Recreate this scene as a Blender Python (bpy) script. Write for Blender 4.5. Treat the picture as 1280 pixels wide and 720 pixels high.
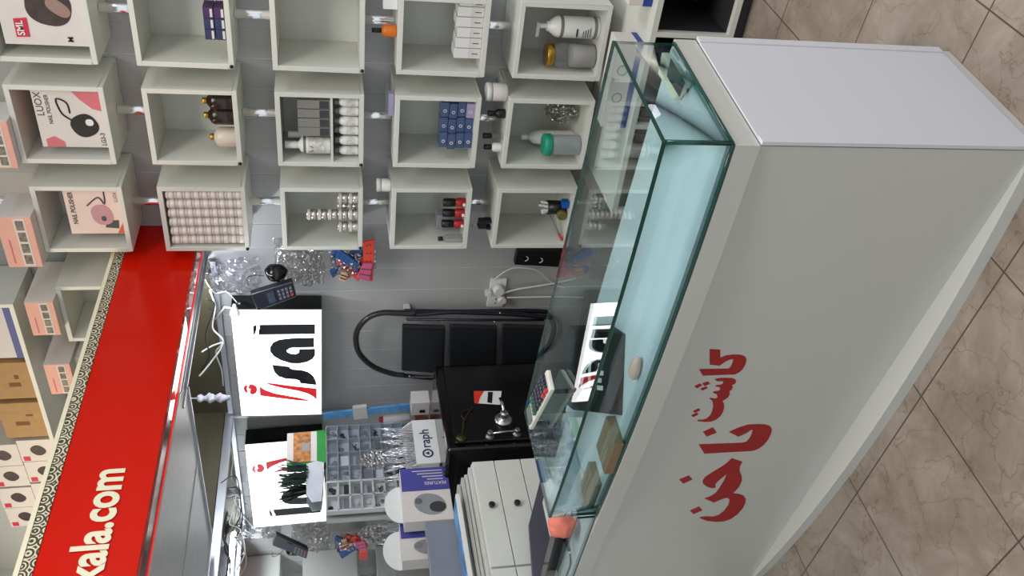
import bpy, bmesh, math, random
from mathutils import Vector, Matrix, noise
from mathutils.geometry import tessellate_polygon
random.seed(7)
S = bpy.context.scene
for o in list(bpy.data.objects): bpy.data.objects.remove(o)
C = S.collection

# ------------------------------------------------------------------ camera
F = 1079.077                                     # focal length in pixels of a 1280 wide frame
PITCH, YAW, ROLL = math.radians(12.06569), math.radians(38.41814), math.radians(1.084696)
H = 1.30
cy, sy = math.cos(YAW), math.sin(YAW)
FWD = Vector((-sy*math.cos(PITCH), cy*math.cos(PITCH), -math.sin(PITCH)))
rt = Vector((cy, sy, 0)); dn = FWD.cross(rt)
c_, s_ = math.cos(ROLL), math.sin(ROLL)
RT = c_*rt + s_*dn; DN = -s_*rt + c_*dn
cam = bpy.data.objects.new('camera', bpy.data.cameras.new('camera')); C.objects.link(cam)
cam.data.lens = F/1280*36; cam.data.sensor_width = 36; cam.data.clip_start = .02
# the phone was held on its side: the camera is rolled a quarter turn
cam.matrix_world = Matrix(((DN.x, RT.x, -FWD.x, 0), (DN.y, RT.y, -FWD.y, 0), (DN.z, RT.z, -FWD.z, H), (0, 0, 0, 1)))
S.camera = cam
S.view_settings.view_transform = 'Standard'; S.view_settings.look = 'None'
S.view_settings.gamma = 1; S.view_settings.use_curve_mapping = False
S.view_settings.exposure = 0.22

# ------------------------------------------------------------------ light
w = bpy.data.worlds.new('world'); S.world = w; w.use_nodes = True
w.node_tree.nodes['Background'].inputs[0].default_value = (.86, .93, 1.0, 1)
w.node_tree.nodes['Background'].inputs[1].default_value = .8
def area(name, loc, size, energy, col, target=None):
    l = bpy.data.lights.new(name, 'AREA'); l.shape = 'RECTANGLE'; l.size, l.size_y = size; l.energy = energy; l.color = col
    o = bpy.data.objects.new(name, l); C.objects.link(o); o.location = loc
    if target: o.rotation_euler = (Vector(target)-Vector(loc)).to_track_quat('-Z', 'Y').to_euler()
    return o
area('ceiling_lamp', (-.3, .9, 3.0), (1.6, 1.0), 48, (1.0, .97, .90))
area('ceiling_lamp', (-3.3, 1.2, 3.0), (.8, 1.4), 42, (1.0, .80, .55))
area('ceiling_lamp', (1.9, 2.0, 3.0), (1.2, 1.2), 46, (.93, .94, 1.0))

# ------------------------------------------------------------------ pixel -> place in the shop
def ray(x, y): return RT*((360-y)/F) + DN*((x-640)/F) + FWD
O = Vector((0, 0, H))
def onY(x, y, Y): d = ray(x, y); return O + d*(Y/d.y)
def onX(x, y, X): d = ray(x, y); return O + d*(X/d.x)
def onZ(x, y, Z): d = ray(x, y); return O + d*((Z-H)/d.z)
def onP(x, y, p, n): d = ray(x, y); n = Vector(n); return O + d*((Vector(p)-O).dot(n)/d.dot(n))

# ------------------------------------------------------------------ materials
def lin(c): 
    c = c/255; return c/12.92 if c <= .04045 else ((c+.055)/1.055)**2.4
def rgb(r, g, b): return (lin(r), lin(g), lin(b), 1)
MATS = {}
def mat(name, col, rough=.5, metal=0, var=.06, scale=14, emit=0, spec=.5, bump=0):
    m = bpy.data.materials.new(name); m.use_nodes = True; nt = m.node_tree; b = nt.nodes['Principled BSDF']
    c = rgb(*col)
    b.inputs['Roughness'].default_value = rough; b.inputs['Metallic'].default_value = metal
    b.inputs['Specular IOR Level'].default_value = spec
    tc = nt.nodes.new('ShaderNodeTexCoord'); nz = nt.nodes.new('ShaderNodeTexNoise'); nz.inputs['Scale'].default_value = scale; nz.inputs['Detail'].default_value = 4
    nt.links.new(tc.outputs['Object'], nz.inputs['Vector'])
    rp = nt.nodes.new('ShaderNodeValToRGB'); nt.links.new(nz.outputs['Fac'], rp.inputs[0])
    rp.color_ramp.elements[0].position = .3; rp.color_ramp.elements[1].position = .7
    rp.color_ramp.elements[0].color = tuple(v*(1-var) for v in c[:3])+(1,); rp.color_ramp.elements[1].color = tuple(min(1, v*(1+var)) for v in c[:3])+(1,)
    nt.links.new(rp.outputs[0], b.inputs['Base Color'])
    if bump:
        bp = nt.nodes.new('ShaderNodeBump'); bp.inputs['Strength'].default_value = bump; bp.inputs['Distance'].default_value = .004
        nt.links.new(nz.outputs['Fac'], bp.inputs['Height']); nt.links.new(bp.outputs[0], b.inputs['Normal'])
    if emit:
        b.inputs['Emission Color'].default_value = c; b.inputs['Emission Strength'].default_value = emit
    MATS[name] = m; return m
def glass(name, tint, ior=1.5, gl=(1, 1, 1)):
    m = bpy.data.materials.new(name); m.use_nodes = True; nt = m.node_tree; nt.nodes.clear()
    out = nt.nodes.new('ShaderNodeOutputMaterial'); mx = nt.nodes.new('ShaderNodeMixShader')
    tr = nt.nodes.new('ShaderNodeBsdfTransparent'); gs = nt.nodes.new('ShaderNodeBsdfGlossy'); gs.inputs['Roughness'].default_value = 0
    gs.inputs['Color'].default_value = gl+(1,)
    tr.inputs[0].default_value = tuple(tint)+(1,)
    fr = nt.nodes.new('ShaderNodeFresnel'); ge = nt.nodes.new('ShaderNodeNewGeometry')
    mm = nt.nodes.new('ShaderNodeMapRange'); mm.inputs['To Min'].default_value = ior; mm.inputs['To Max'].default_value = 1/ior
    nt.links.new(ge.outputs['Backfacing'], mm.inputs['Value']); nt.links.new(mm.outputs[0], fr.inputs['IOR'])
    nt.links.new(fr.outputs[0], mx.inputs[0]); nt.links.new(tr.outputs[0], mx.inputs[1]); nt.links.new(gs.outputs[0], mx.inputs[2])
    nt.links.new(mx.outputs[0], out.inputs[0]); MATS[name] = m; return m
def milky(name, col, amt):
    m = bpy.data.materials.new(name); m.use_nodes = True; nt = m.node_tree; nt.nodes.clear()
    out = nt.nodes.new('ShaderNodeOutputMaterial'); mx = nt.nodes.new('ShaderNodeMixShader'); tr = nt.nodes.new('ShaderNodeBsdfTransparent'); pb = nt.nodes.new('ShaderNodeBsdfPrincipled')
    pb.inputs['Base Color'].default_value = rgb(*col); pb.inputs['Roughness'].default_value = .25; tr.inputs[0].default_value = (.93, .94, .94, 1)
    lw = nt.nodes.new('ShaderNodeLayerWeight'); lw.inputs[0].default_value = .45; mr = nt.nodes.new('ShaderNodeMapRange'); mr.inputs['To Min'].default_value = amt; mr.inputs['To Max'].default_value = min(1, amt+.5)
    nt.links.new(lw.outputs['Facing'], mr.inputs[0]); nt.links.new(mr.outputs[0], mx.inputs[0])
    nt.links.new(tr.outputs[0], mx.inputs[1]); nt.links.new(pb.outputs[0], mx.inputs[2]); nt.links.new(mx.outputs[0], out.inputs[0]); return m
def crinkle(name, tint, amt, sc=55):
    m = bpy.data.materials.new(name); m.use_nodes = True; nt = m.node_tree; nt.nodes.clear()
    out = nt.nodes.new('ShaderNodeOutputMaterial'); mx = nt.nodes.new('ShaderNodeMixShader'); tr = nt.nodes.new('ShaderNodeBsdfTransparent'); tr.inputs[0].default_value = tint+(1,)
    g = nt.nodes.new('ShaderNodeBsdfGlossy'); g.inputs['Roughness'].default_value = .12
    tc = nt.nodes.new('ShaderNodeTexCoord'); nz = nt.nodes.new('ShaderNodeTexVoronoi'); nz.inputs['Scale'].default_value = sc; nz.feature = 'F1'
    nt.links.new(tc.outputs['Object'], nz.inputs['Vector'])
    bp = nt.nodes.new('ShaderNodeBump'); bp.inputs['Strength'].default_value = 1; bp.inputs['Distance'].default_value = .02
    nt.links.new(nz.outputs['Distance'], bp.inputs['Height']); nt.links.new(bp.outputs[0], g.inputs['Normal'])
    mx.inputs[0].default_value = amt
    nt.links.new(tr.outputs[0], mx.inputs[1]); nt.links.new(g.outputs[0], mx.inputs[2]); nt.links.new(mx.outputs[0], out.inputs[0]); return m
CUBE = mat('white_laminate', (213, 214, 206), .42, var=.015, scale=5)
CWHITE = mat('white_board', (208, 208, 203), .38, var=.012, scale=3)
PANELW = mat('white_sheet', (198, 198, 191), .3, var=.015, scale=2)
CHROME = mat('chrome', (240, 240, 240), .16, 1, var=.03)
STEEL = mat('brushed_steel', (190, 190, 192), .28, 1, var=.08, scale=60)
ALU = mat('aluminium', (205, 208, 214), .35, .8, var=.04)
BLACK = mat('black_plastic', (16, 16, 18), .38, var=.1)
BLACKG = mat('black_gloss', (9, 9, 11), .12, var=.1)
DARK = mat('dark_grey', (58, 58, 62), .5)
NAVY = mat('navy_paint', (16, 20, 34), .3)
TREAD = mat('black_rubber_tread', (24, 28, 34), .55, var=.15, scale=80, bump=.2)
RED = mat('red_acrylic', (204, 22, 2), .2, var=.03, scale=2, spec=.25)
DRED = mat('dark_red_vinyl', (158, 18, 20), .4, var=.05)
CREAM = mat('cream_letter', (240, 232, 205), .4, var=.02)
WHITE = mat('white_plastic', (226, 226, 224), .4, var=.03)
PAPER = mat('white_card', (214, 208, 204), .6, var=.03)
GREYB = mat('grey_box', (140, 142, 146), .5)
BROWN = mat('kraft_card', (172, 138, 92), .8, var=.06, scale=30)
PINK = mat('pink_card', (226, 168, 152), .6, var=.04)
ROSE = mat('rose_print', (205, 110, 120), .6)
BLUE = mat('blue_print', (40, 62, 140), .5)
PURP = mat('purple_print', (74, 72, 150), .5)
GOLD = mat('gold_metal', (180, 140, 60), .3, .9)
GREEN = mat('green_plastic', (20, 150, 120), .4)
ORANGE = mat('orange_plastic', (214, 110, 25), .35)
EDGE = mat('glass_edge', (18, 66, 58), .15, var=.1, scale=40)
CFLOOR = mat('case_lining', (206, 216, 222), .35, var=.02)
GLASS = glass('case_glass', (.84, .92, .93))
GTOP = glass('case_top_glass', (.86, .945, .945), 1.55)
CLEAR = glass('clear_plastic', (.93, .94, .95), 1.45)
MIRROR = mat('mirror_silver', (232, 234, 232), .02, 1, var=.004)
FOIL = mat('silver_film', (176, 176, 182), .35, .35, var=.25, scale=120, bump=.8)
TAUPE = mat('soffit_board', (84, 78, 58), .6, var=.05)
SOFF = mat('soffit_grey', (212, 216, 218), .4, .1, var=.05, scale=20)
SIGNW = mat('lit_sign_face', (255, 255, 255), .3, emit=2.2, var=.0)
LED = mat('led_tube_light', (238, 244, 255), .3, emit=70, var=.0)
SKINP = mat('salmon_cloth', (236, 132, 112), .7, var=.1)
FRINGE = mat('green_fringe', (22, 50, 42), .7, var=.3)

# ------------------------------------------------------------------ building kit
LOC = {}
def tag(o, label, cat, group=None):
    o['label'] = label; o['category'] = cat
    if group: o['group'] = group
    return o
def thing(name, label, cat, loc=(0, 0, 0), group=None):
    o = bpy.data.objects.new(name, None); C.objects.link(o); o.location = loc; o.empty_display_size = .05
    LOC[o.name] = Vector(loc); return tag(o, label, cat, group)
class MB:
    def __init__(s): s.v = []; s.f = []; s.m = []; s.sm = []
    def add(s, vs, fs, m=0, smooth=False):
        n = len(s.v); s.v += [Vector(p) for p in vs]
        for f in fs: s.f.append([n+i for i in f]); s.m.append(m); s.sm.append(smooth)
        return s
    def hexa(s, p, m=0):                          # 8 points: bottom loop 0-3, top loop 4-7
        return s.add(p, [(3, 2, 1, 0), (4, 5, 6, 7), (0, 1, 5, 4), (1, 2, 6, 5), (2, 3, 7, 6), (3, 0, 4, 7)], m)
    def box(s, x0, x1, y0, y1, z0, z1, m=0):
        return s.hexa([(x0, y0, z0), (x1, y0, z0), (x1, y1, z0), (x0, y1, z0), (x0, y0, z1), (x1, y0, z1), (x1, y1, z1), (x0, y1, z1)], m)
    def obox(s, c, a, b, d, m=0):                 # centre and three half-axis vectors
        c, a, b, d = map(Vector, (c, a, b, d))
        return s.hexa([c-a-b-d, c+a-b-d, c+a+b-d, c-a+b-d, c-a-b+d, c+a-b+d, c+a+b+d, c-a+b+d], m)
    def prism(s, poly, off, m=0, mside=None):     # planar outline pushed along off
        poly = [Vector(p) for p in poly]; off = Vector(off); n = len(poly)
        tri = tessellate_polygon([poly]); k = len(s.v); s.v += poly + [p+off for p in poly]
        for t in tri:
            s.f.append([k+i for i in t]); s.m.append(m); s.sm.append(False)
            s.f.append([k+n+i for i in reversed(t)]); s.m.append(m); s.sm.append(False)
        for i in range(n):
            j = (i+1) % n; s.f.append([k+i, k+j, k+n+j, k+n+i]); s.m.append(m if mside is None else mside); s.sm.append(False)
        return s
    def lathe(s, base, axis, prof, n=20, m=0, smooth=True):
        base = Vector(base); ax = Vector(axis).normalized(); u = ax.orthogonal().normalized(); v = ax.cross(u)
        vs = []; fs = []
        for r, h in prof:
            for i in range(n):
                a = 2*math.pi*i/n; vs.append(base + ax*h + (u*math.cos(a)+v*math.sin(a))*r)
        for k in range(len(prof)-1):
            for i in range(n): j = (i+1) % n; fs.append((k*n+i, k*n+j, (k+1)*n+j, (k+1)*n+i))
        s.add(vs, fs, m, smooth)
        k = len(s.v)-len(vs)
        for ring, rev in ((0, True), (len(prof)-1, False)):
            if prof[ring][0] > 1e-5:
                idx = [k+ring*n+i for i in range(n)]; s.f.append(idx[::-1] if rev else idx); s.m.append(m); s.sm.append(False)
        return s
    def cyl(s, p0, p1, r, n=20, m=0):
        p0, p1 = Vector(p0), Vector(p1); L = (p1-p0).length; b = min(r*.15, L*.15)
        return s.lathe(p0, p1-p0, [(r-b, 0), (r, b), (r, L-b), (r-b, L)], n, m)
    def tube(s, pts, r, n=8, m=0, closed=False):
        pts = [Vector(p) for p in pts]; L = len(pts); vs = []; fs = []; up = None
        for i, p in enumerate(pts):
            a = pts[(i-1) % L] if (closed or i) else p; b = pts[(i+1) % L] if (closed or i < L-1) else p
            t = (b-a).normalized(); up = (t.orthogonal() if up is None else up - t*up.dot(t)).normalized(); q = t.cross(up)
            for k in range(n): an = 2*math.pi*k/n; vs.append(p + (up*math.cos(an)+q*math.sin(an))*r)
        for i in range(L if closed else L-1):
            j = (i+1) % L
            for k in range(n): l = (k+1) % n; fs.append((i*n+k, i*n+l, j*n+l, j*n+k))
        s.add(vs, fs, m, True)
        if not closed:
            k = len(s.v)-len(vs); s.f += [[k+i for i in range(n)][::-1], [k+(L-1)*n+i for i in range(n)]]; s.m += [m, m]; s.sm += [False, False]
        return s
    def blob(s, c, r, amp=.2, freq=3, seg=16, m=0, seed=0, smooth=True):
        c = Vector(c); vs = []; fs = []; R = seg//2
        for i in range(R+1):
            th = math.pi*i/R
            for k in range(seg):
                a = 2*math.pi*k/seg; d = Vector((math.sin(th)*math.cos(a), math.sin(th)*math.sin(a), math.cos(th)))
                e = 1 + amp*noise.noise(d*freq + Vector((seed, seed*2, 0)))*1.6
                vs.append(c + Vector((d.x*r[0], d.y*r[1], d.z*r[2]))*e)
        for i in range(R):
            for k in range(seg): l = (k+1) % seg; fs.append((i*seg+k, (i+1)*seg+k, (i+1)*seg+l, i*seg+l))
        return s.add(vs, fs, m, smooth)
    def build(s, name, mats, parent=None, bevel=0, keep=None):
        if not isinstance(mats, (list, tuple)): mats = [mats]
        if parent is not None: loc = LOC[parent.name]
        else:
            xs = [p.x for p in s.v]; ys = [p.y for p in s.v]; zs = [p.z for p in s.v]
            loc = Vector(((min(xs)+max(xs))/2, (min(ys)+max(ys))/2, min(zs)))
        me = bpy.data.meshes.new(name); me.from_pydata([p-loc for p in s.v], [], s.f)
        for m in mats: me.materials.append(m)
        for p, mi, sm in zip(me.polygons, s.m, s.sm): p.material_index = mi; p.use_smooth = sm
        bm = bmesh.new(); bm.from_mesh(me); bmesh.ops.remove_doubles(bm, verts=bm.verts, dist=1e-6)
        bmesh.ops.recalc_face_normals(bm, faces=bm.faces); bm.to_mesh(me); bm.free()
        o = bpy.data.objects.new(name, me); C.objects.link(o)
        if parent is not None: o.parent = parent
        else: o.location = loc
        LOC[o.name] = loc
        if bevel:
            b = o.modifiers.new('bevel', 'BEVEL'); b.width = bevel; b.segments = 2; b.limit_method = 'ANGLE'
        return o
def struct(o): o['kind'] = 'structure'; return o
DG = None
def text_mb(body, origin, right, up, size, depth=.0006, bold=0, sx=1, align='LEFT', mb=None, m=0):
    cu = bpy.data.curves.new('t', 'FONT'); cu.body = body; cu.size = 1; cu.extrude = 0; cu.offset = bold; cu.align_x = align; cu.resolution_u = 4
    ob = bpy.data.objects.new('t', cu); C.objects.link(ob); bpy.context.view_layer.update()
    me = bpy.data.meshes.new_from_object(ob.evaluated_get(bpy.context.evaluated_depsgraph_get()))
    right = Vector(right).normalized(); up = Vector(up).normalized(); nrm = right.cross(up); origin = Vector(origin)
    mb = mb or MB(); vs = [origin + right*(v.co.x*size*sx) + up*(v.co.y*size) + nrm*depth for v in me.vertices]
    mb.add(vs, [list(p.vertices) for p in me.polygons], m)
    bpy.data.objects.remove(ob); bpy.data.meshes.remove(me); bpy.data.curves.remove(cu); return mb
def decal(mb, pts, thick, m=0): return mb.prism(pts, thick, m)
def smooth_loop(pts, n=3):
    out = []; L = len(pts)
    for i in range(L):
        p0, p1, p2, p3 = (Vector(pts[(i+k-1) % L]) for k in range(4))
        for k in range(n):
            t = k/n; out.append(.5*((2*p1)+(p2-p0)*t+(2*p0-5*p1+4*p2-p3)*t*t+(3*p1-p0-3*p2+p3)*t**3))
    return out
def curve_pts(pts, n=6):
    pts = [Vector(p) for p in pts]; out = []; L = len(pts)
    for i in range(L-1):
        p0, p1, p2, p3 = pts[max(i-1, 0)], pts[i], pts[i+1], pts[min(i+2, L-1)]
        for k in range(n):
            t = k/n; out.append(.5*((2*p1)+(p2-p0)*t+(2*p0-5*p1+4*p2-p3)*t*t+(3*p1-p0-3*p2+p3)*t**3))
    return out+[pts[-1]]
X_, Y_, Z_ = Vector((1, 0, 0)), Vector((0, 1, 0)), Vector((0, 0, 1))

# ================================================================== THE SETTING
YW = 2.88; MX = -2.985
# floor of veined marble tiles
m = bpy.data.materials.new('marble_tile'); m.use_nodes = True; nt = m.node_tree; b = nt.nodes['Principled BSDF']
tc = nt.nodes.new('ShaderNodeTexCoord'); mp = nt.nodes.new('ShaderNodeMapping'); mp.inputs['Rotation'].default_value = (0, 0, math.radians(3.9))
nt.links.new(tc.outputs['Object'], mp.inputs['Vector'])
br = nt.nodes.new('ShaderNodeTexBrick'); br.offset = 0; br.inputs['Scale'].default_value = 1; br.inputs['Brick Width'].default_value = .37; br.inputs['Row Height'].default_value = .37
br.inputs['Mortar Size'].default_value = .0022; br.inputs['Mortar Smooth'].default_value = .2; br.inputs['Bias'].default_value = 0
nt.links.new(mp.outputs[0], br.inputs['Vector'])
n1 = nt.nodes.new('ShaderNodeTexNoise'); n1.inputs['Scale'].default_value = 5; n1.inputs['Detail'].default_value = 9; n1.inputs['Roughness'].default_value = .68; n1.inputs['Distortion'].default_value = .8
nt.links.new(tc.outputs['Object'], n1.inputs['Vector'])
r1 = nt.nodes.new('ShaderNodeValToRGB'); nt.links.new(n1.outputs['Fac'], r1.inputs[0])
e = r1.color_ramp.elements; e[0].position = .3; e[0].color = rgb(124, 110, 97); e[1].position = .72; e[1].color = rgb(170, 159, 147)
x = e.new(.5); x.color = rgb(148, 135, 122)
# thin dark veins where a warped voronoi has its cell edges
nw = nt.nodes.new('ShaderNodeTexNoise'); nw.inputs['Scale'].default_value = 7; nw.inputs['Detail'].default_value = 5
nt.links.new(tc.outputs['Object'], nw.inputs['Vector'])
ad = nt.nodes.new('ShaderNodeMixRGB'); ad.blend_type = 'ADD'; ad.inputs[0].default_value = .35
nt.links.new(tc.outputs['Object'], ad.inputs[1]); nt.links.new(nw.outputs['Color'], ad.inputs[2])
vo = nt.nodes.new('ShaderNodeTexVoronoi'); vo.feature = 'DISTANCE_TO_EDGE'; vo.inputs['Scale'].default_value = 7
nt.links.new(ad.outputs[0], vo.inputs['Vector'])
rv = nt.nodes.new('ShaderNodeValToRGB'); nt.links.new(vo.outputs['Distance'], rv.inputs[0])
rv.color_ramp.elements[0].position = .0; rv.color_ramp.elements[0].color = (.72, .66, .62, 1); rv.color_ramp.elements[1].position = .022; rv.color_ramp.elements[1].color = (1, 1, 1, 1)
mu = nt.nodes.new('ShaderNodeMixRGB'); mu.blend_type = 'MULTIPLY'; mu.inputs[0].default_value = 1
nt.links.new(r1.outputs[0], mu.inputs[1]); nt.links.new(rv.outputs[0], mu.inputs[2])
mg = nt.nodes.new('ShaderNodeMixRGB'); mg.inputs[2].default_value = rgb(84, 74, 62)
nt.links.new(br.outputs['Fac'], mg.inputs[0]); nt.links.new(mu.outputs[0], mg.inputs[1]); nt.links.new(mg.outputs[0], b.inputs['Base Color'])
b.inputs['Roughness'].default_value = .3
FLOORM = m
fl = struct(MB().box(-5, 3, -3, 3.1, -.08, 0).build('floor', FLOORM))
fl.data.transform(Matrix.Translation(fl.location - Vector((-.895, 1.149, 0)))); fl.location = (-.895, 1.149, 0)
WALLM = mat('wall_plank', (172, 172, 170), .34, var=.05, scale=3)
WGAP = mat('wall_joint', (196, 196, 194), .4)
wb = MB(); wb.box(-4.6, 2.2, YW+.0015, YW+.08, 0, 3.1, 1)
pitch = .1125; x0 = onY(430, 363.5, YW).x
k = -40
while x0 + k*pitch < 2.2:
    a = x0 + k*pitch + .0022; bb = x0 + (k+1)*pitch - .0022
    if a > -4.6: wb.box(a, bb, YW, YW+.0015, 0, 3.1, 0)
    k += 1
struct(wb.build('wall_back', [WALLM, WGAP]))
struct(MB().box(-5, 3, -3, 3.1, 3.1, 3.2).build('ceiling', mat('ceiling_paint', (170, 170, 166), .8)))
# mirror clad left side of the booth, with its metal frame rails
struct(MB().box(MX-.02, MX, .2, YW-.012, 0, 1.726).build('wall_left', MIRROR))
fr = MB(); fr.box(MX-.02, MX+.012, .2, YW-.002, 1.728, 1.762); fr.box(MX-.006, MX+.006, YW-.022, YW-.004, .02, 1.728)
struct(fr.build('trim_1', ALU))
sf = MB()
sf.prism([Vector((-2.03, .3, 1.759)), Vector((-2.03, 2.06, 1.759)), Vector((-2.10, 2.15, 1.759)), Vector((-2.89, 2.15, 1.759)), Vector((-2.89, .3, 1.759))], (0, 0, .004))                                     # grey underside sheets
struct(sf.build('trim_2', SOFF))
sg = MB(); sg.box(-2.455, -2.449, .3, 2.145, 1.7557, 1.759); sg.box(-2.90, -2.89, .3, 2.16, 1.750, 1.763); sg.box(-2.90, -2.10, 2.151, 2.16, 1.750, 1.763)
struct(sg.build('trim_3', ALU))
struct(MB().box(MX-.02, -2.002, .3, YW-.002, 1.932, 1.955).box(MX-.02, MX+.02, .3, YW-.002, 1.765, 1.9315).build('trim_4', TAUPE))

struct(MB().box(MX+.02, -2.11, YW-.018, YW-.0005, 1.728, 1.748).build('trim_5', ALU))
struct(MB().box(MX+.02, -2.11, YW-.006, YW-.0005, 1.7485, 1.9315).build('trim_6', TAUPE))

# ================================================================== RED LIT FASCIA
FX = -1.95
t = thing('fascia_sign', 'long red shop fascia with cream website lettering and ornate gold edge strip', 'sign', (FX, 1.9, 1.70))
ztop, zbot = 2.012, 1.772
MB().box(FX-.05, FX, .3, YW-.004, zbot, ztop).build('panel', RED, t)
MB().box(FX-.056, FX-.0505, .3, YW-.004, zbot, ztop-.001).build('back_board', DARK, t)
orn = mat('ornate_strip', (214, 206, 176), .45, var=.03)
n = orn.node_tree; bs = n.nodes['Principled BSDF']
tcx = n.nodes.new('ShaderNodeTexCoord'); mpp = n.nodes.new('ShaderNodeMapping'); mpp.inputs['Scale'].default_value = (1, 30, 30)
n.links.new(tcx.outputs['Object'], mpp.inputs[0])
wv = n.nodes.new('ShaderNodeTexVoronoi'); wv.feature = 'F1'; wv.inputs['Scale'].default_value = 1; wv.inputs['Randomness'].default_value = .25
n.links.new(mpp.outputs[0], wv.inputs['Vector'])
sn = n.nodes.new('ShaderNodeMath'); sn.operation = 'MULTIPLY'; sn.inputs[1].default_value = 26; n.links.new(wv.outputs['Distance'], sn.inputs[0])
s2 = n.nodes.new('ShaderNodeMath'); s2.operation = 'SINE'; n.links.new(sn.outputs[0], s2.inputs[0])
r2 = n.nodes.new('ShaderNodeValToRGB'); n.links.new(s2.outputs[0], r2.inputs[0]); r2.color_ramp.elements[0].position = .0; r2.color_ramp.elements[0].color = rgb(70, 66, 46); r2.color_ramp.elements[1].position = .45; r2.color_ramp.elements[1].color = rgb(222, 216, 192)
n.links.new(r2.outputs[0], bs.inputs['Base Color'])
MB().box(FX-.05, FX+.003, .3, YW-.004, ztop, ztop+.030).build('ornament_strip', orn, t)
MB().box(FX-.06, FX+.006, .3, YW-.004, ztop+.0301, ztop+.042).build('top_moulding', CREAM, t)
PLEX = mat('red_gloss_plexi', (232, 150, 140), .03, .92, var=.02)
MB().box(FX-.070, FX-.001, 1.90, YW-.004, zbot-.007, zbot-.0005).build('glossy_underside', PLEX, t)
MB().box(FX-.070, FX-.001, .3, 1.898, zbot-.007, zbot-.0005).build('underside_sheet', mat('dull_red_plexi', (120, 62, 56), .22, .4, var=.35, scale=18), t)  # near half coloured darker and duller so the sign's reflection stops here
MB().box(FX-.078, FX-.0705, .3, YW-.004, zbot-.009, zbot-.0005).build('red_edge', mat('red_edge_acrylic', (240, 40, 30), .3, emit=.5, var=0), t)
MB().box(FX-.150, FX-.079, 2.06, YW-.004, zbot-.010, zbot-.0005).box(FX-.112, FX-.106, 2.06, YW-.004, zbot-.013, zbot-.010).box(FX-.150, FX-.140, 2.06, YW-.004, zbot-.018, zbot-.010).build('aluminium_profile', ALU, t)
let = MB()
p = onX(108, 722, FX); q = onX(148, 590, FX)
text_mb('kala.com', (FX+.0022, 1.336, 1.853), Y_, Z_, .1225, .0015, .03, .83, mb=let)
let.build('lettering', CREAM, t)

tl = thing('led_tube', 'thin glowing LED tube fixed behind the red fascia', 'lamp', (-2.16, 2.4, 1.782))
MB().cyl((-2.16, 2.18, 1.79), (-2.16, 2.84, 1.79), .011, 12).build('tube', LED, tl)
MB().box(-2.175, -2.145, 2.155, 2.18, 1.778, 1.806).box(-2.175, -2.145, 2.84, 2.865, 1.778, 1.806).box(-2.175, -2.145, 2.155, 2.865, 1.8015, 1.81).build('holder', WHITE, tl)

# ================================================================== CUBE SHELVES
YC, DEP = 2.65, .225
COLX = {'A': (-1.205, -.945), 'B': (-1.552, -1.280), 'C': (-1.905, -1.640), 'D': (-2.318, -2.058), 'E': (-2.665, -2.405)}
ROWZ = {0: (1.968, 2.252), 1: (1.572, 1.858), 2: (1.170, 1.456), 3: (.777, 1.068), 4: (.376, .682)}
TH = .016
CUBELAB = {
 ('A', 0): 'white cube shelf holding the white carton with red square tag', ('B', 0): 'white cube shelf holding the pink and white polisher carton with black machine',
 ('C', 0): 'white cube shelf holding the blush carton with pink machine, beside red fascia', ('D', 0): 'white cube shelf half hidden behind the ornate edge of red fascia',
 ('E', 0): 'small visible corner of white cube shelf farthest left behind red fascia',
 ('A', 1): 'white cube shelf with stacked dark blue little boxes in its corner', ('B', 1): 'white cube shelf holding dark brown bottles and a cream one',
 ('C', 1): 'white cube shelf packed full with rows of small clear jars', ('A', 2): 'white cube shelf standing completely empty', ('B', 2): 'white cube shelf with inner board and two rows of labelled bottles',
 ('C', 2): 'white cube shelf holding stacked silver tins', ('A', 3): 'white cube shelf holding a row of upright white label boxes', ('B', 3): 'white cube shelf holding pile of clear blue boxes',
 ('C', 3): 'white cube shelf holding red bottles with black caps', ('A', 4): 'white cube shelf holding pump bottle and gold lidded jar', ('B', 4): 'white cube shelf holding green lidded clear jar and crumpled bag',
 ('C', 4): 'lowest white cube shelf holding black cup, blue block and red pen'}
CF = {}
for (c, r), lab in CUBELAB.items():
    xa, xb = COLX[c]; za, zb = ROWZ[r]
    t = thing('cube_shelf', lab, 'shelf', ((xa+xb)/2, YC+DEP, za), 'white cube shelves strung on chrome poles')
    b = MB()
    b.box(xa, xb, YC, YC+DEP, za, za+TH); b.box(xa, xb, YC, YC+DEP, zb-TH, zb)
    b.box(xa, xa+TH, YC, YC+DEP, za+TH, zb-TH); b.box(xb-TH, xb, YC, YC+DEP, za+TH, zb-TH)
    b.build('frame', CUBE, t, .0015)
    MB().box(xa+TH, xb-TH, YC+DEP-.008, YC+DEP, za+TH, zb-TH).build('back_panel', CUBE, t)
    if (c, r) in (('A', 1), ('B', 1), ('A', 2), ('C', 1), ('C', 2), ('B', 2)):
        MB().lathe((xa+.008, YC-.001, za+.008), (0, -1, 0), [(.0062, 0), (.0062, .002), (.003, .0035)], 12).build('screw_cap', BLACKG, t)
    CF[c, r] = (xa+TH, xb-TH, za+TH, zb-TH)
xa, xb, za, zb = CF['B', 2]
bs_ = [o for o in bpy.data.objects if o.name.startswith('cube_shelf') and o.get('label') == CUBELAB['B', 2]][0]
ZSH = onY(413, 150, 2.66).z
MB().box(xa, xb, YC+.006, YC+DEP-.009, ZSH-.008, ZSH).build('inner_board', CUBE, bs_)
WZ0 = 2.400
PX = {'A': -1.075, 'B': -1.416, 'C': -1.7725, 'D': -2.19, 'E': -2.53}
POLELAB = {'A': 'chrome pole carrying the column of shelves with pump bottle at bottom', 'B': 'chrome pole carrying the column of shelves with blue box pile',
           'C': 'chrome pole carrying the column of shelves with silver tins', 'D': 'chrome pole glimpsed behind shelf left of red fascia', 'E': 'chrome pole farthest left, above the red fascia'}
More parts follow.
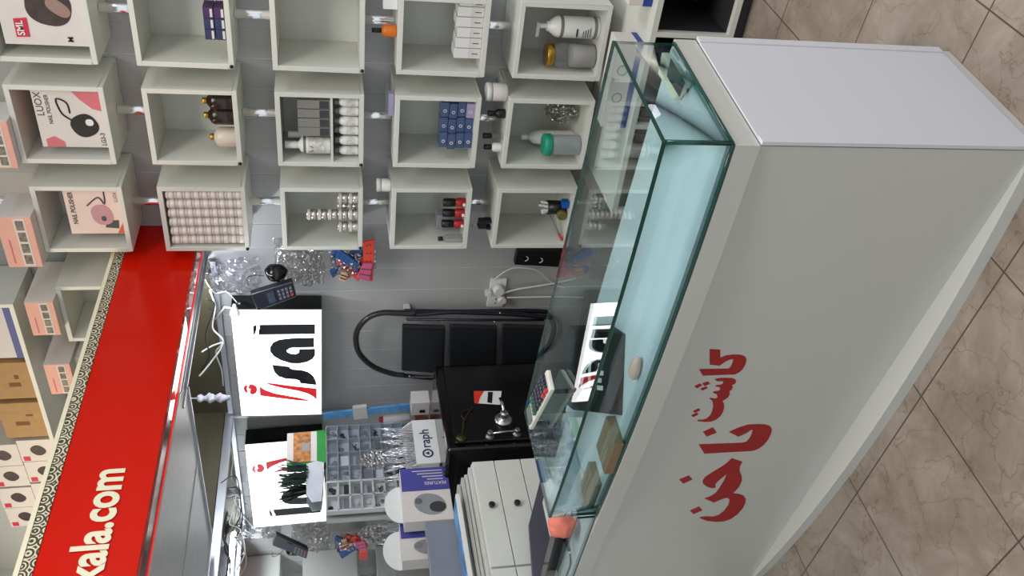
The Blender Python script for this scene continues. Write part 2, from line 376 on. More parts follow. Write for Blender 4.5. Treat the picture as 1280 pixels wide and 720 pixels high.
for c in 'ABCDE':
    rows = [r for r in range(5) if (c, r) in CUBELAB]
    t = thing('chrome_pole', POLELAB[c], 'pole', (PX[c], 2.775, .2), 'chrome poles of cube shelves')
    zs = [3.09] + [v for r in rows for v in (ROWZ[r][1], ROWZ[r][0])] + ([.335] if c in 'AB' else [.25] if c == 'C' else [])
    if c in 'DE': zs = [WZ0-.001, zs[1]]
    for i in range(0, len(zs)-1, 2):
        if zs[i]-zs[i+1] > .01:
            g = MB().cyl((PX[c], 2.775, zs[i+1]+.0005), (PX[c], 2.775, zs[i]-.0005), .0155, 18).build('tube', CHROME, t)

# ------------------------------------------------------------------ small goods: kit
def bottle(name, label, cat, base, r, h, body, cap, capmat, group=None, neck=.45, capr=.5, caph=.25, label_mat=None, n=18, back=None):
    x, y, z = base; t = thing(name, label, cat, base, group); z = z+.0006; hb = h*(1-caph)
    MB().lathe((x, y, z), Z_, [(r*.9, 0), (r, hb*.04), (r, hb*.78), (r*.85, hb*.9), (r*neck, hb*.97), (r*neck, hb)], n).build('body', body, t)
    MB().cyl((x, y, z+hb), (x, y, z+h), r*capr, n).build('cap', cap, t)
    if label_mat: MB().lathe((x, y, z), Z_, [(r*1.012, hb*.16), (r*1.02, hb*.17), (r*1.02, hb*.62), (r*1.012, hb*.63)], n).build('paper_label', label_mat, t)
    return t
def carton(name, label, cat, x0, x1, y0, y1, z0, z1, matl, group=None, bev=.001):
    t = thing(name, label, cat, ((x0+x1)/2, (y0+y1)/2, z0), group)
    MB().box(x0, x1, y0, y1, z0+.0006, z1).build('carton_body', matl, t, bev)
    return t
def xr(y0, y1, x, Y): return onY(x, y1, Y).x, onY(x, y0, Y).x            # world span of a stretch of image rows

# ---- carton with the red tag (column A, top row)
xa, xb, za, zb = CF['A', 0]
def faceU(a, b, x0, x1, z0, z1, y): return Vector((x0+(x1-x0)*a, y, z0+(z1-z0)*b))
bx0, bx1 = onY(60, 57, 2.66).x, xb-.004; z0 = za; z1 = za+.232
t = carton('polisher_carton', 'white carton with red square tag and dark machine photo', 'box', bx0, bx1, 2.662, 2.80, z0, z1, PAPER)
f = 2.6605
def blobpoly(cx, cz, rx, rz, ang, y, n=28, sq=2.4):
    out = []
    for i in range(n):
        a = 2*math.pi*i/n; u = abs(math.cos(a))**(2/sq)*math.copysign(1, math.cos(a))*rx; v = abs(math.sin(a))**(2/sq)*math.copysign(1, math.sin(a))*rz
        out.append(Vector((cx+u*math.cos(ang)-v*math.sin(ang), y, cz+u*math.sin(ang)+v*math.cos(ang))))
    return out
TH_ = Vector((0, .0012, 0))
DK = mat('machine_print', (62, 50, 48), .5, var=.25, scale=40); DKL = mat('machine_highlight', (150, 122, 112), .5)
B = lambda x, y, Y=2.661: onY(x, y, Y)
mc = onY(60, 8, 2.661); MB().prism(blobpoly(mc.x, mc.z, .058, .062, -.2, 2.6609), TH_).build('machine_print', DK, t)
mc = onY(72, 10, 2.66); MB().prism(blobpoly(mc.x, mc.z, .036, .020, .9, 2.6603), TH_*.5).build('machine_gloss', DKL, t)
MB().prism([B(16, 23), B(33, 22), B(38, 46), B(21, 46)], (0, -.0008, 0)).build('red_tag', mat('tag_red', (200, 40, 70), .5), t)
o_ = onY(33, 44, 2.6588); text_mb('SML', o_+Vector((-.001, 0, .003)), X_, Z_, .028, .0006, .02, .95).build('tag_lettering', WHITE, t)
o_ = onY(92.5, 53, 2.66); text_mb('M', o_, X_, Z_, .022, .0006, .02).build('letter_print', BLACK, t)

# ---- LUOX polisher carton
xa, xb, za, zb = CF['B', 0]
x0, x1 = onY(95, 184, 2.675).x, onY(85, 114, 2.675).x
t = carton('polisher_carton', 'pink and white nail polisher carton showing a black machine', 'box', x0, x1, 2.675, 2.775, za, onY(46, 150, 2.675).z, PAPER)
f = 2.6742
ztp = onY(46, 150, 2.675).z; W = x1-x0; Hh = ztp-za
P2 = lambda u, v, y=f: Vector((x0+W*u, y, za+Hh*v))
MB().prism([P2(.998, .45), P2(.998, .99), P2(.86, .99), P2(.74, .82), P2(.80, .66)][::-1] if 0 else [P2(.995, .04), P2(.995, .42), P2(.86, .32), P2(.70, .16), P2(.66, .02), P2(.97, .02)], TH_*.6).build('pink_panel', ROSE, t)
MB().prism([P2(.005, .66), P2(.005, .93), P2(.14, .93), P2(.20, .80), P2(.1, .66)], TH_*.6).build('pink_panel', ROSE, t)
MB().prism(blobpoly(x0+W*.40, za+Hh*.32, W*.20, Hh*.20, .5, f-.0004), TH_*.6).build('machine_print', BLACK, t)
MB().prism(blobpoly(x0+W*.46, za+Hh*.24, W*.06, W*.06, 0, f-.001), TH_*.4).build('dial_print', WHITE, t)
cord = curve_pts([P2(.50, .50, f-.0006), P2(.62, .62, f-.0006), P2(.86, .66, f-.0006), P2(.80, .52, f-.0006), P2(.62, .50, f-.0006)], 6)
MB().tube(cord, .0026, 6).build('cord_print', BLACK, t)
text_mb('LUOX', P2(.56, .87, f), X_, Z_, .030, .0004, .0, 1).build('lettering', DARK, t); text_mb('NAIL POLISHER', P2(.42, .77, f), X_, Z_, .0165, .0004, .012, .9).build('lettering', DARK, t)
text_mb('LG3-3', P2(.04, .05, f), X_, Z_, .020, .0004, .012, .9).build('lettering', DARK, t)
MB().box(x0+.002, x1-.002, 2.677, 2.773, ztp-.0002, ztp+.0006).build('top_face', PINK, t)

# ---- blush carton with pink machine
xa, xb, za, zb = CF['C', 0]
x0, x1 = onY(120, 292, 2.675).x, xb-.003; ztp = onY(80, 250, 2.675).z; W = x1-x0; Hh = ztp-za
t = carton('polisher_carton', 'blush pink carton showing a small pink polisher and pedal', 'box', x0, x1, 2.675, 2.77, za, ztp, mat('blush_card', (226, 204, 196), .6, var=.07, scale=8))
MB().prism(blobpoly(x0+W*.42, za+Hh*.38, W*.22, Hh*.19, .2, f-.0002), TH_*.6).build('machine_print', mat('mauve_print', (190, 140, 148), .5), t)
MB().prism(blobpoly(x0+W*.34, za+Hh*.36, W*.055, Hh*.045, 0, f-.0008), TH_*.6).build('dial_print', DARK, t); MB().prism([P2(.12, .12), P2(.30, .10), P2(.30, .34), P2(.14, .36)], TH_*.6).build('pedal_print', DARK, t)
MB().tube(curve_pts([P2(.62, .62, f-.0005), P2(.80, .40, f-.0005), P2(.66, .30, f-.0005), P2(.92, .28, f-.0005)], 6), .0022, 6).build('cord_print', DARK, t)
text_mb('NAIL POLISHER', P2(.22, .84, f), X_, Z_, .021, .0004, .02, .9).build('lettering', DARK, t); text_mb('LUOX', P2(.70, .06, f), X_, Z_, .016, .0004, 0, .9).build('lettering', DARK, t)
MB().prism([P2(.01, .01), P2(.30, .01), P2(.01, .16)], TH_*.6).build('red_corner', mat('coral_print', (206, 92, 80), .6), t)

# ---- pinkish accessory cartons standing on top of cubes
def end_carton(label, x0, x1, z0, z1, y0, y1):
    t = carton('accessory_carton', label, 'box', x0, x1, y0, y1, z0, z1, PAPER, 'pink fronted cartons on shelf tops')
    MB().box(x0+.001, x1-.001, y0-.0012, y0-.0001, z0+.0015, z1-.001).build('pink_front', PINK, t)
    w_ = (x1-x0); b = MB(); b.box(x0+w_*.03, x1-w_*.03, y0-.002, y0-.0013, z0+(z1-z0)*.20, z0+(z1-z0)*.52); b.build('picture_border', PAPER, t)
    b = MB()
    for k in range(4): b.box(x0+w_*(.07+.225*k), x0+w_*(.25+.225*k), y0-.0027, y0-.0021, z0+(z1-z0)*.25, z0+(z1-z0)*.47)
    b.build('product_picture', mat('grey_picture', (120, 112, 100), .6, var=.5, scale=70), t)
    MB().box(x0+w_*.08, x0+w_*.55, y0-.0018, y0-.0013, z0+(z1-z0)*.74, z0+(z1-z0)*.79).build('print_line', ROSE, t)
    return t
end_carton('pink fronted carton on shelf above the machine carton, nearest image top', -1.55, -1.385, ROWZ[0][1], ROWZ[0][1]+.10, 2.615, 2.745)
end_carton('pink fronted carton standing on shelf holding the blush carton', -1.93, -1.725, ROWZ[0][1], ROWZ[0][1]+.108, 2.60, 2.745)
end_carton('pink fronted carton standing on the half hidden shelf', -2.24, -2.085, ROWZ[0][1], ROWZ[0][1]+.095, 2.60, 2.84)
end_carton('pink fronted carton farthest left, over the small shelf corner', -2.54, -2.385, ROWZ[0][1], ROWZ[0][1]+.092, 2.60, 2.84)

# ---- wide upper shelf with stock
WZ = 2.400
t = thing('wide_shelf', 'wide white wall shelf at the far upper left holding stock cartons', 'shelf', (-3.0, YW, WZ))
MB().box(-4.0, -2.125, 2.64, 2.872, WZ, WZ+.016).box(-2.141, -2.125, 2.64, 2.872, WZ+.016, 3.08).box(-4.0, -3.984, 2.64, 2.872, WZ+.016, 3.08).box(-4.0, -2.125, 2.64, 2.872, 3.06, 3.076).build('frame', CUBE, t, .001)
MB().box(-3.984, -2.141, 2.862, 2.87, WZ+.016, 3.06).build('back_panel', CUBE, t)
zf = WZ+.016
def circles_box(name, label, x0, x1, y0, y1, z0, z1, band):
    t = carton(name, label, 'box', x0, x1, y0, y1, z0, z1, PAPER, 'white cartons with blue band')
    h = z1-z0
    MB().box(x0-.0006, x1+.0006, y0-.0012, y1+.0006, z0+h*band[0], z0+h*band[1]).build('blue_band', BLUE, t)
    for u in (.36, .68):
        cx, cz = x0+(x1-x0)*u, z0+h*.62
        MB().tube([Vector((cx+.016*math.cos(a), y0-.001, cz+.016*math.sin(a))) for a in [2*math.pi*i/16 for i in range(16)]], .0012, 5, closed=True).build('circle_mark', DARK, t)
    return t
circles_box('stock_carton', 'white carton with dark blue band on wide upper shelf', -2.40, -2.15, 2.66, 2.84, zf, zf+.20, (.02, .16))
t = carton('kraft_carton', 'brown kraft carton beside the blue banded carton on wide shelf', 'box', -2.615, -2.425, 2.66, 2.84, zf, zf+.15, BROWN, 'brown kraft cartons on wide shelf')
MB().box(-2.55, -2.53, 2.6588, 2.6599, zf+.05, zf+.09).box(-2.51, -2.49, 2.6588, 2.6599, zf+.05, zf+.065).build('printed_mark', mat('brown_print', (120, 80, 50), .8), t)
t = carton('kraft_carton', 'brown kraft carton next to the small white machine cartons', 'box', -2.83, -2.635, 2.655, 2.84, zf, zf+.16, BROWN, 'brown kraft cartons on wide shelf')
MB().box(-2.76, -2.74, 2.6538, 2.6549, zf+.06, zf+.11).box(-2.71, -2.70, 2.6538, 2.6549, zf+.04, zf+.065).build('printed_mark', MATS['brown_print'], t)
k = 0
words = ['nearest the kraft carton, bottom row', 'second along the bottom row', 'third along the bottom row', 'last of the bottom row', 'nearest the kraft carton, upper row', 'second along the upper row', 'third along the upper row', 'last of the upper row']
for row in range(2):
    for i in range(4):
        w0 = -2.85 - .135*i - (.02 if row else 0); z = zf + row*.135
        t = carton('small_carton', 'small white machine carton with red tag, '+words[k], 'box', w0-.128, w0, 2.655+.004*(i % 2), 2.80, z, z+.134, PAPER, 'small white machine cartons on wide shelf')
        y = 2.6535+.004*(i % 2)
        MB().prism(blobpoly(w0-.062, z+.062, .030, .026, .6, y), (0, .0012, 0)).build('machine_print', DK, t)
        MB().box(w0-.122, w0-.097, y, y+.001, z+.10, z+.125).build('red_tag', MATS['tag_red'], t); k += 1

# ---- blue little boxes (A1)
xa, xb, za, zb = CF['A', 1]; k = 0
lab = ['at the front bottom', 'one above the bottom', 'second from the top', 'topmost']
xw = onY(270, 50, 2.66).x
ndark = mat('navy_card', (44, 52, 92), .45, var=.15, scale=30); ndark2 = mat('violet_card', (70, 40, 90), .45, var=.15)
for i in range(3):
    for r in range(2):
        x0 = xw + .034*i; z = za + r*.032
        t = carton('small_box', 'little dark blue box, '+(['leftmost', 'middle', 'right'][i])+(' lower' if r == 0 else ' upper')+' one in otherwise empty shelf', 'box', x0, x0+.033, 2.66, 2.72, z, z+.031, ndark if i < 2 else ndark2, 'little dark blue boxes')
        MB().box(x0+.004, x0+.029, 2.6588, 2.66, z+.004, z+.011).build('printed_strip', PAPER, t)
# ---- brown bottles (B1)
xa, xb, za, zb = CF['B', 1]
bt = mat('dark_brown_glass', (44, 30, 24), .2, var=.2); cb = mat('cream_glass', (214, 202, 184), .35)
for lab, yy, mt in (('dark brown bottle with gold cap at the back edge of shelf', 126, bt), ('dark brown bottle with gold cap beside cream bottle', 144, bt), ('cream bottle with gold cap beside brown bottles', 171, cb)):
    x = onY(280, yy, 2.70).x
    bottle('polish_bottle', lab, 'bottle', (x, 2.70, za), .034 if mt is cb else .031, .098 if mt is bt else .085, mt, GOLD, None, 'gold capped bottles', .5, .33, .17)
# ---- jars (C1): six across, nine high
xa, xb, za, zb = CF['C', 1]
jw = (xb-xa-.006)/6.05; jh = (zb-za)/9.25
JB = mat('jar_body', (226, 216, 210), .3, var=.06); JL = mat('jar_lid', (205, 196, 188), .22, var=.08)
row_w = ['bottom row', 'second row from bottom', 'third row from bottom', 'fourth row from bottom', 'middle row', 'fourth row from top', 'third row from top', 'second row from top', 'top row']
col_w = ['leftmost', 'second from left', 'third from left', 'third from right', 'second from right', 'rightmost']
proto = None
for r in range(9):
    for c in range(6):
        base = Vector((xa+.004+jw*(c+.5), 2.672, za+.0005+jh*r)); lb = 'little white jar, %s in the %s of packed shelf' % (col_w[c], row_w[r])
        if proto is None:
            proto = thing('cosmetic_jar', lb, 'jar', base, 'little jars packed in shelf')
            rr = jw*.48
            MB().lathe(base, Z_, [(rr*.9, 0), (rr, jh*.06), (rr, jh*.6), (rr*.93, jh*.62)], 14).build('jar_body', JB, proto)
            MB().lathe(base, Z_, [(rr*.98, jh*.63), (rr, jh*.66), (rr, jh*.93), (rr*.85, jh*.985)], 14).build('jar_lid', JL, proto)
        else:
            o = proto.copy(); C.objects.link(o); o.location = base; o['label'] = lb
            for ch in proto.children: q = ch.copy(); C.objects.link(q); q.parent = o
# ---- bottles (B2)
xa, xb, za, zb = CF['B', 2]
WB = mat('white_bottle', (228, 228, 224), .35, var=.02); GC = mat('grey_cap', (120, 118, 114), .4); GB = mat('grey_pack', (138, 136, 130), .45, var=.1)
LB = mat('printed_label', (206, 205, 200), .5, var=.3, scale=60)
ys = [127, 138.5, 150, 161]
for i, yy in enumerate(ys):
    a, b = xr(yy-5.2, yy+5.2, 395, 2.69)
    t = carton('grey_box', 'upright grey box on inner board, '+['first', 'second', 'third', 'fourth'][i]+' from the pole side', 'box', a, b, 2.668, 2.72, ZSH, ZSH+.106, GB, 'upright grey boxes on inner board')
    MB().box(a+.002, b-.002, 2.667, 2.668, ZSH+.004, ZSH+.035).build('dark_panel', DARK, t)
for lab, yy, Yb, hh, rr in (('tall white spray bottle with leaf mark at front of inner board', 181, 2.69, .152, .029), ('tall white spray bottle partly behind the leaf marked one', 168, 2.735, .142, .027), ):
    x = onY(390, yy, Yb).x
    t = bottle('spray_bottle', lab, 'bottle', (x, Yb, ZSH), rr, hh, WB, WB, None, 'white spray bottles', .42, .45, .28)
    MB().lathe((x, Yb, ZSH+.0006), Z_, [(rr*1.01, .016), (rr*1.02, .017), (rr*1.02, .074), (rr*1.01, .075)], 20).build('label_sleeve', LB, t)
    b = MB(); b.prism([Vector((x-.012, Yb-rr*1.05, ZSH+.072)), Vector((x-.002, Yb-rr*1.05, ZSH+.055)), Vector((x-.009, Yb-rr*1.05, ZSH+.062))], (0, .001, 0)); b.prism([Vector((x+.012, Yb-rr*1.05, ZSH+.072)), Vector((x+.002, Yb-rr*1.05, ZSH+.055)), Vector((x+.009, Yb-rr*1.05, ZSH+.062))], (0, .001, 0)); b.build('leaf_mark', BLACK, t)
    MB().lathe((x, Yb, ZSH+.0006), Z_, [(rr*1.01, .082), (rr*1.015, .083), (rr*1.015, .09), (rr*1.01, .091)], 20).build('grey_ring', GC, t)
for i, yy in enumerate([127, 139, 151, 163, 175, 188]):
    x = onY(435, yy, 2.69).x
    t = bottle('lotion_bottle', 'small white bottle with grey cap below inner board, %s from the pole side' % ['first', 'second', 'third', 'fourth', 'fifth', 'sixth'][i], 'bottle', (x, 2.69+.004*(i % 2), za), .0165, .079, WB, GC, None, 'small white bottles below inner board', .6, .62, .18, LB)
# ---- silver tins (C2)
xa, xb, za, zb = CF['C', 2]
TIN = mat('tin_metal', (196, 192, 186), .25, .85, var=.1, scale=40)
def tin(label, x, y, z, r=.0195, h=.036):
    t = thing('silver_tin', label, 'tin', (x, y, z), 'silver tins'); z += .0005
    MB().lathe((x, y, z), Z_, [(r*.95, 0), (r, .001), (r, h*.45), (r*.93, h*.47), (r*.93, h*.52), (r, h*.54), (r, h-.002), (r*.95, h-.0008)], 20).build('tin_body', TIN, t)
    MB().lathe((x, y, z), Z_, [(r*1.005, h*.60), (r*1.012, h*.62), (r*1.012, h*.86), (r*1.005, h*.88)], 20).build('paper_band', PAPER, t)
for st, yy, n_, Yb in (('front left', 283, 2, 2.69), ('tallest', 268, 5, 2.685), ('back', 257.5, 2, 2.735), ('right', 247.5, 2, 2.69)):
    x = onY(430, yy, Yb).x
    for k in range(n_): tin('silver tin in the %s stack, %s' % (st, ['at the bottom', 'second from bottom', 'third from bottom', 'fourth from bottom', 'on the very top'][k] if n_ > 2 else ['lower one', 'upper one'][k]), x, Yb, za+k*.0368)
# ---- upright white boxes (A3)
xa, xb, za, zb = CF['A', 3]
for i in range(6):
    yc = 66-13*i; a, b = xr(yc-6, yc+6, 590, 2.68); b = min(b, xb-.001)
    t = carton('label_box', 'upright white box with small label in row, %s from the left' % ['first', 'second', 'third', 'fourth', 'fifth', 'sixth', 'seventh'][i], 'box', a, b, 2.672, 2.74, za, za+.088-(i % 3)*.003, WHITE, 'upright white boxes in row')
    MB().box(a+.001, b-.001, 2.6708, 2.672, za+.004, za+.042).build('label_patch', PAPER, t)
    MB().box((a+b)/2-.001, (a+b)/2+.0012, 2.6698, 2.6707, za+.010, za+.030).build('label_mark', BLACK, t)
# ---- clear blue boxes (B3)
xa, xb, za, zb = CF['B', 3]
BB = mat('blue_clear_box', (66, 84, 122), .25, var=.2, scale=40); BR = mat('ring_print', (214, 214, 222), .4); VB = mat('violet_clear_box', (164, 150, 186), .3)
piles = [('left pile', 176.5, [0, 1, 2, 3], 2.67), ('middle pile', 157, [0, 1, 2, 3], 2.68), ('right pile', 138, [0, 1, 2, 3], 2.675)]
for nm, yc, ks, Yb in piles:
    a, b = xr(yc-9, yc+9, 570, Yb)
    for k in ks:
        z = za+k*.0295; s = .004*math.sin(k*2.3+yc)
        vb = nm == 'right pile' and k == 0
        t = carton('clear_box', 'small %s box with ring mark, %s of the %s' % ('violet clear' if vb else 'clear blue', ['bottom', 'second', 'third', 'top'][k], nm), 'box', a+s, b+s, Yb, Yb+.05, z, z+.0285, VB if vb else BB, 'clear ring marked boxes')
        cx, cz = (a+b)/2+s-.004, z+.014
        MB().tube([Vector((cx+.005*math.cos(q), Yb-.001, cz+.005*math.sin(q))) for q in [2*math.pi*i/12 for i in range(12)]], .0014, 5, closed=True).build('ring_mark', BR, t)
# ---- red bottles etc. (C3)
xa, xb, za, zb = CF['C', 3]
RB = mat('red_label', (170, 24, 34), .35); BC = mat('black_cap', (20, 17, 17), .3)
for i, yy in enumerate([253, 266, 279.5]):
    x = onY(570, yy, 2.685).x
    t = bottle('gel_bottle', 'red bottle with tall black cap, %s of the three' % ['rightmost', 'middle', 'leftmost'][i], 'bottle', (x, 2.685, za), .0175, .082, RB, BC, None, 'red bottles with black caps', .8, .9, .55)
    MB().box(x-.006, x+.006, 2.6668, 2.668, za+.002, za+.012).build('white_patch', WHITE, t)
x = onY(548, 275, 2.73).x
MBx = MB().box(x-.034, x+.03, 2.715, 2.765, za+.001, za+.098); t = MBx.build('grey_case', GREYB, bevel=.004); tag(t, 'plain grey case standing behind the red bottles', 'case')
x = onY(565, 298, 2.68).x
bottle('glass_bottle', 'empty clear glass bottle with black cap beside red bottles', 'bottle', (x, 2.68, za),   .0165, .092, milky('clear_bottle_glass', (170, 172, 172), .25), BLACK, None, None, .5, .5, .2)
# ---- pump bottle and jar (A4)
xa, xb, za, zb = CF['A', 4]
x = onY(700, 33, 2.72).x; rr = .036
t = thing('pump_bottle', 'large white bottle with printed label and pump top', 'bottle', (x, 2.72, za))
MB().lathe((x, 2.72, za+.0006), Z_, [(rr*.93, 0), (rr, .004), (rr, .135), (rr*.9, .15), (rr*.6, .165), (rr*.45, .172), (rr*.45, .178)], 28).build('body', WB, t)
MB().lathe((x, 2.72, za+.0006), Z_, [(rr*1.01, .010), (rr*1.02, .011), (rr*1.02, .020), (rr*1.01, .021)], 28).build('lower_ring', GC, t)
MB().lathe((x, 2.72, za+.0006), Z_, [(rr*1.01, .126), (rr*1.02, .127), (rr*1.02, .136), (rr*1.01, .137)], 28).build('upper_ring', GC, t)
b = MB(); b.cyl((x, 2.72, za+.178), (x, 2.72, za+.205), .009, 14); b.obox((x-.012, 2.72, za+.209), (.024, 0, 0), (0, .009, 0), (0, 0, .006)); b.build('pump', WHITE, t, .001)
b = MB(); b.box(x-.02, x+.008, 2.72-rr*1.035, 2.72-rr*1.02, za+.078, za+.084)
for k in range(4): b.box(x-.02, x+.012-.004*k, 2.72-rr*1.035, 2.72-rr*1.02, za+.034+.008*k, za+.0365+.008*k)
b.build('label_print', DARK, t)
x = onY(712, 72, 2.71).x+.008; rr = .041
t = thing('glass_jar', 'clear glass jar with gold lid and white paper label', 'jar', (x, 2.71, za))
MB().lathe((x, 2.71, za+.0006), Z_, [(rr*.9, 0), (rr, .006), (rr, .125), (rr*.86, .14), (rr*.86, .145)], 28).build('body', milky('jar_glass', (150, 150, 150), .3), t)
MB().lathe((x, 2.71, za+.0006), Z_, [(rr*.9, .146), (rr*.93, .147), (rr*.93, .168), (rr*.86, .171)], 28).build('lid', GOLD, t)
MB().lathe((x, 2.71, za+.0006), Z_, [(rr*.9, .004), (rr*.95, .006), (rr*.95, .08), (rr*.9, .083)], 28).build('paper_label', PAPER, t)
# ---- B4
xa, xb, za, zb = CF['B', 4]
x = onY(700, 181, 2.69).x; rr = .036
t = thing('lidded_jar', 'frosted clear jar with bright green lid', 'jar', (x, 2.69, za))
MB().lathe((x, 2.69, za+.0006), Z_, [(rr*.9, 0), (rr, .012), (rr, .102), (rr*.95, .107)], 26).build('body', milky('frosted_jar', (176, 184, 188), .45), t)
MB().lathe((x, 2.69, za+.0006), Z_, [(rr*1.0, .108), (rr*1.12, .110), (rr*1.12, .134), (rr*.95, .138)], 26).build('lid', GREEN, t)
x = onY(668, 172, 2.77).x
bottle('pump_bottle', 'white bottle with black ring and nozzle behind green lidded jar', 'bottle', (x, 2.775, za), .027, .20, WB, WB, None, None, .4, .38, .13)
x = onY(705, 150, 2.72).x
b = MB(); b.blob((x+.016, 2.765, za+.068), (.042, .045, .055), .24, 3.2, 28, 0, 3, False); tag(b.build('plastic_bag', crinkle('crumpled_film', (.80, .80, .74), .35)), 'crumpled clear plastic bag beside green lidded jar', 'bag')
x = xb-.042
b = MB(); b.lathe((x, 2.826, za+.0008), Z_, [(.026, 0), (.03, .01), (.03, .15), (.018, .185), (.004, .19)], 22); tag(b.build('clear_bottle', milky('milky_plastic', (170, 172, 166), .5)), 'milky domed bottle at the back above crumpled bag', 'bottle')
# ---- C4
xa, xb, za, zb = CF['C', 4]
x = onY(680, 259, 2.72).x
t = thing('pen_cup', 'black cup filled with small white pieces', 'cup', (x, 2.72, za))
MB().lathe((x, 2.72, za+.0006), Z_, [(.022, 0), (.026, .004), (.028, .075), (.025, .075), (.022, .01)], 20).build('cup', BLACK, t)
b = MB()
for k in range(7):
    a = k*.9; b.cyl((x+.012*math.cos(a), 2.72+.012*math.sin(a), za+.04), (x+.022*math.cos(a), 2.72+.022*math.sin(a), za+.09+.006*(k % 3)), .005, 8)
b.build('white_piece', WHITE, t)
x = onY(702, 254, 2.69).x; tag(MB().box(x-.015, x+.012, 2.675, 2.705, za+.0006, za+.028).build('blue_block', mat('bright_blue', (14, 88, 180), .4), bevel=.003), 'small bright blue block beside black cup', 'block')
x = onY(700, 268, 2.69).x; tag(MB().cyl((x, 2.675, za+.021), (x, 2.71, za+.021), .0195, 16).build('olive_roll', mat('olive_tape', (110, 98, 50), .5)), 'olive tape roll beside bright blue block', 'roll')
p0, p1 = onY(690, 276, 2.70), onY(697, 300, 2.672); p1.z = za+.006; p0.z = za+.055; p0.y = 2.75
t = thing('red_pen', 'slim grey pen with red end lying aslant', 'pen', p1)
MB().tube([p0, p0.lerp(p1, .75)], .005, 8).build('barrel', GREYB, t); MB().tube([p0.lerp(p1, .76), p1], .0055, 8).build('red_end', mat('pen_red', (190, 60, 60), .4), t)

# ---- goods standing on shelf tops
zt3, zt4 = ROWZ[3][1], ROWZ[4][1]
x = onY(490, 40, 2.69).x
bottle('orange_bottle', 'orange bottle with black cap on top of the label box shelf', 'bottle', (x, 2.70, zt3), .0195, .078, ORANGE, BLACK, None, None, .5, .4, .4)
x = onY(488, 4, 2.69).x; tag(MB().box(x-.016, x+.016, 2.68, 2.73, zt3+.0006, zt3+.045).build('white_box', WHITE, bevel=.001), 'little white box behind chrome pole on top of label box shelf', 'box')
a, b_ = xr(104, 143, 490, 2.70)
t = thing('film_pack', 'clear pack with violet print on the blue box shelf', 'pack', ((a+b_)/2, 2.70, zt3))
MB().box(a, b_, 2.68, 2.71, zt3+.0006, zt3+.03).build('pack_film', CLEAR, t); MB().box(a+.004, b_-.03, 2.682, 2.708, zt3+.002, zt3+.020).build('violet_insert', VB, t)
x = onY(480, 233, 2.70).x
t = thing('white_pot', 'small white pot on top of red bottle shelf', 'pot', (x, 2.71, zt3))
MB().cyl((x, 2.71, zt3+.0006), (x, 2.71, zt3+.036), .0235, 20).build('pot', WHITE, t); MB().lathe((x, 2.71, zt3), Z_, [(.0245, .0365), (.0245, .05), (.022, .052)], 20).build('lid', WHITE, t)
x = onY(625, 115, 2.70).x
t = thing('cream_pot', 'wide white pot with lid on the green jar shelf', 'pot', (x, 2.70, zt4))
MB().cyl((x, 2.70, zt4+.0006), (x, 2.70, zt4+.056), .031, 24).build('pot', PAPER, t); MB().lathe((x, 2.70, zt4), Z_, [(.032, .0565), (.032, .072), (.03, .074)], 24).build('lid', WHITE, t)
for lab, yy, h, body, cap in (('small black bottle next to wide white pot', 142, .062, BLACK, BLACK), ('small clear bottle with black cap, nearer the pole', 170, .07, CLEAR, BLACK), ('small white bottle with black cap at shelf edge', 184, .062, WHITE, BLACK)):
    x = onY(628, yy, 2.69).x; bottle('dropper_bottle', lab, 'bottle', (x, 2.69, zt4), .0165, h, body, cap, None, None, .6, .6, .45)
x = onY(603, 280, 2.70).x
t = thing('table_clamp', 'black clamp with screw standing on lowest shelf', 'clamp', (x, 2.70, zt4))
b = MB(); b.box(x-.018, x+.018, 2.69, 2.72, zt4+.02, zt4+.05); b.box(x-.022, x-.010, 2.69, 2.72, zt4+.0006, zt4+.02); b.box(x+.008, x+.02, 2.69, 2.72, zt4+.0006, zt4+.028); b.build('clamp_body', BLACK, t, .003)
MB().tube([(x, 2.70, zt4+.05), (x-.002, 2.70, zt4+.075)], .003, 8).tube([(x-.012, 2.70, zt4+.073), (x+.01, 2.70, zt4+.077)], .0022, 8).build('screw', STEEL, t)

# ================================================================== LIT SIGN
SY = 2.772
q = [onY(288, 388, SY), onY(402, 388, SY), onY(402, 518, SY), onY(302, 520, SY)]
t = thing('lit_sign', 'square white lit sign box with black and red lettering', 'sign', ((q[1]+q[2])/2))
MB().prism([p+Vector((0, .006, 0)) for p in q], (0, .09, 0)).build('housing', BLACKG, t)
MB().prism([p.lerp((q[0]+q[2])/2, .004) for p in q], (0, .0055, 0)).build('face', SIGNW, t)
sp = lambda x, y: onY(285+x/4.969, 380+y/4.966, SY-.0012)
def letter(name, loops, mt):
    b = MB()
    for l in loops: b.prism([sp(*p) for p in l], (0, .0011, 0))
    return b.build(name, mt, t)
LBK = mat('black_letter', (12, 13, 20), .25)
letter('letter_l', [[(196, 130), (541, 126), (541, 186), (190, 191), (192, 160), (198, 150)], [(156, 137), (178, 132), (176, 160), (166, 190), (158, 190)]], LBK)
outer = [(534, 211), (536, 268), (436, 270), (442, 290), (541, 284), (541, 318)]
ring_o = [(541, 318), (525, 342), (490, 360), (440, 370), (390, 368), (330, 350), (285, 325), (262, 295), (262, 268), (280, 240), (320, 222), (400, 213), (534, 210), (536, 268), (436, 271), (415, 270), (385, 274), (364, 288), (368, 300), (390, 310), (420, 313), (440, 303), (443, 281), (541, 279)]
letter('letter_a', [ring_o], LBK)
letter('letter_s', [[(276, 378), (380, 390), (388, 402), (410, 408), (460, 412), (500, 424), (530, 448), (546, 480), (549, 503), (450, 492), (444, 476), (420, 468), (360, 464), (315, 450), (290, 425), (280, 400)]], LBK)
RL = mat('red_letter', (214, 26, 38), .3, emit=.45, var=0)
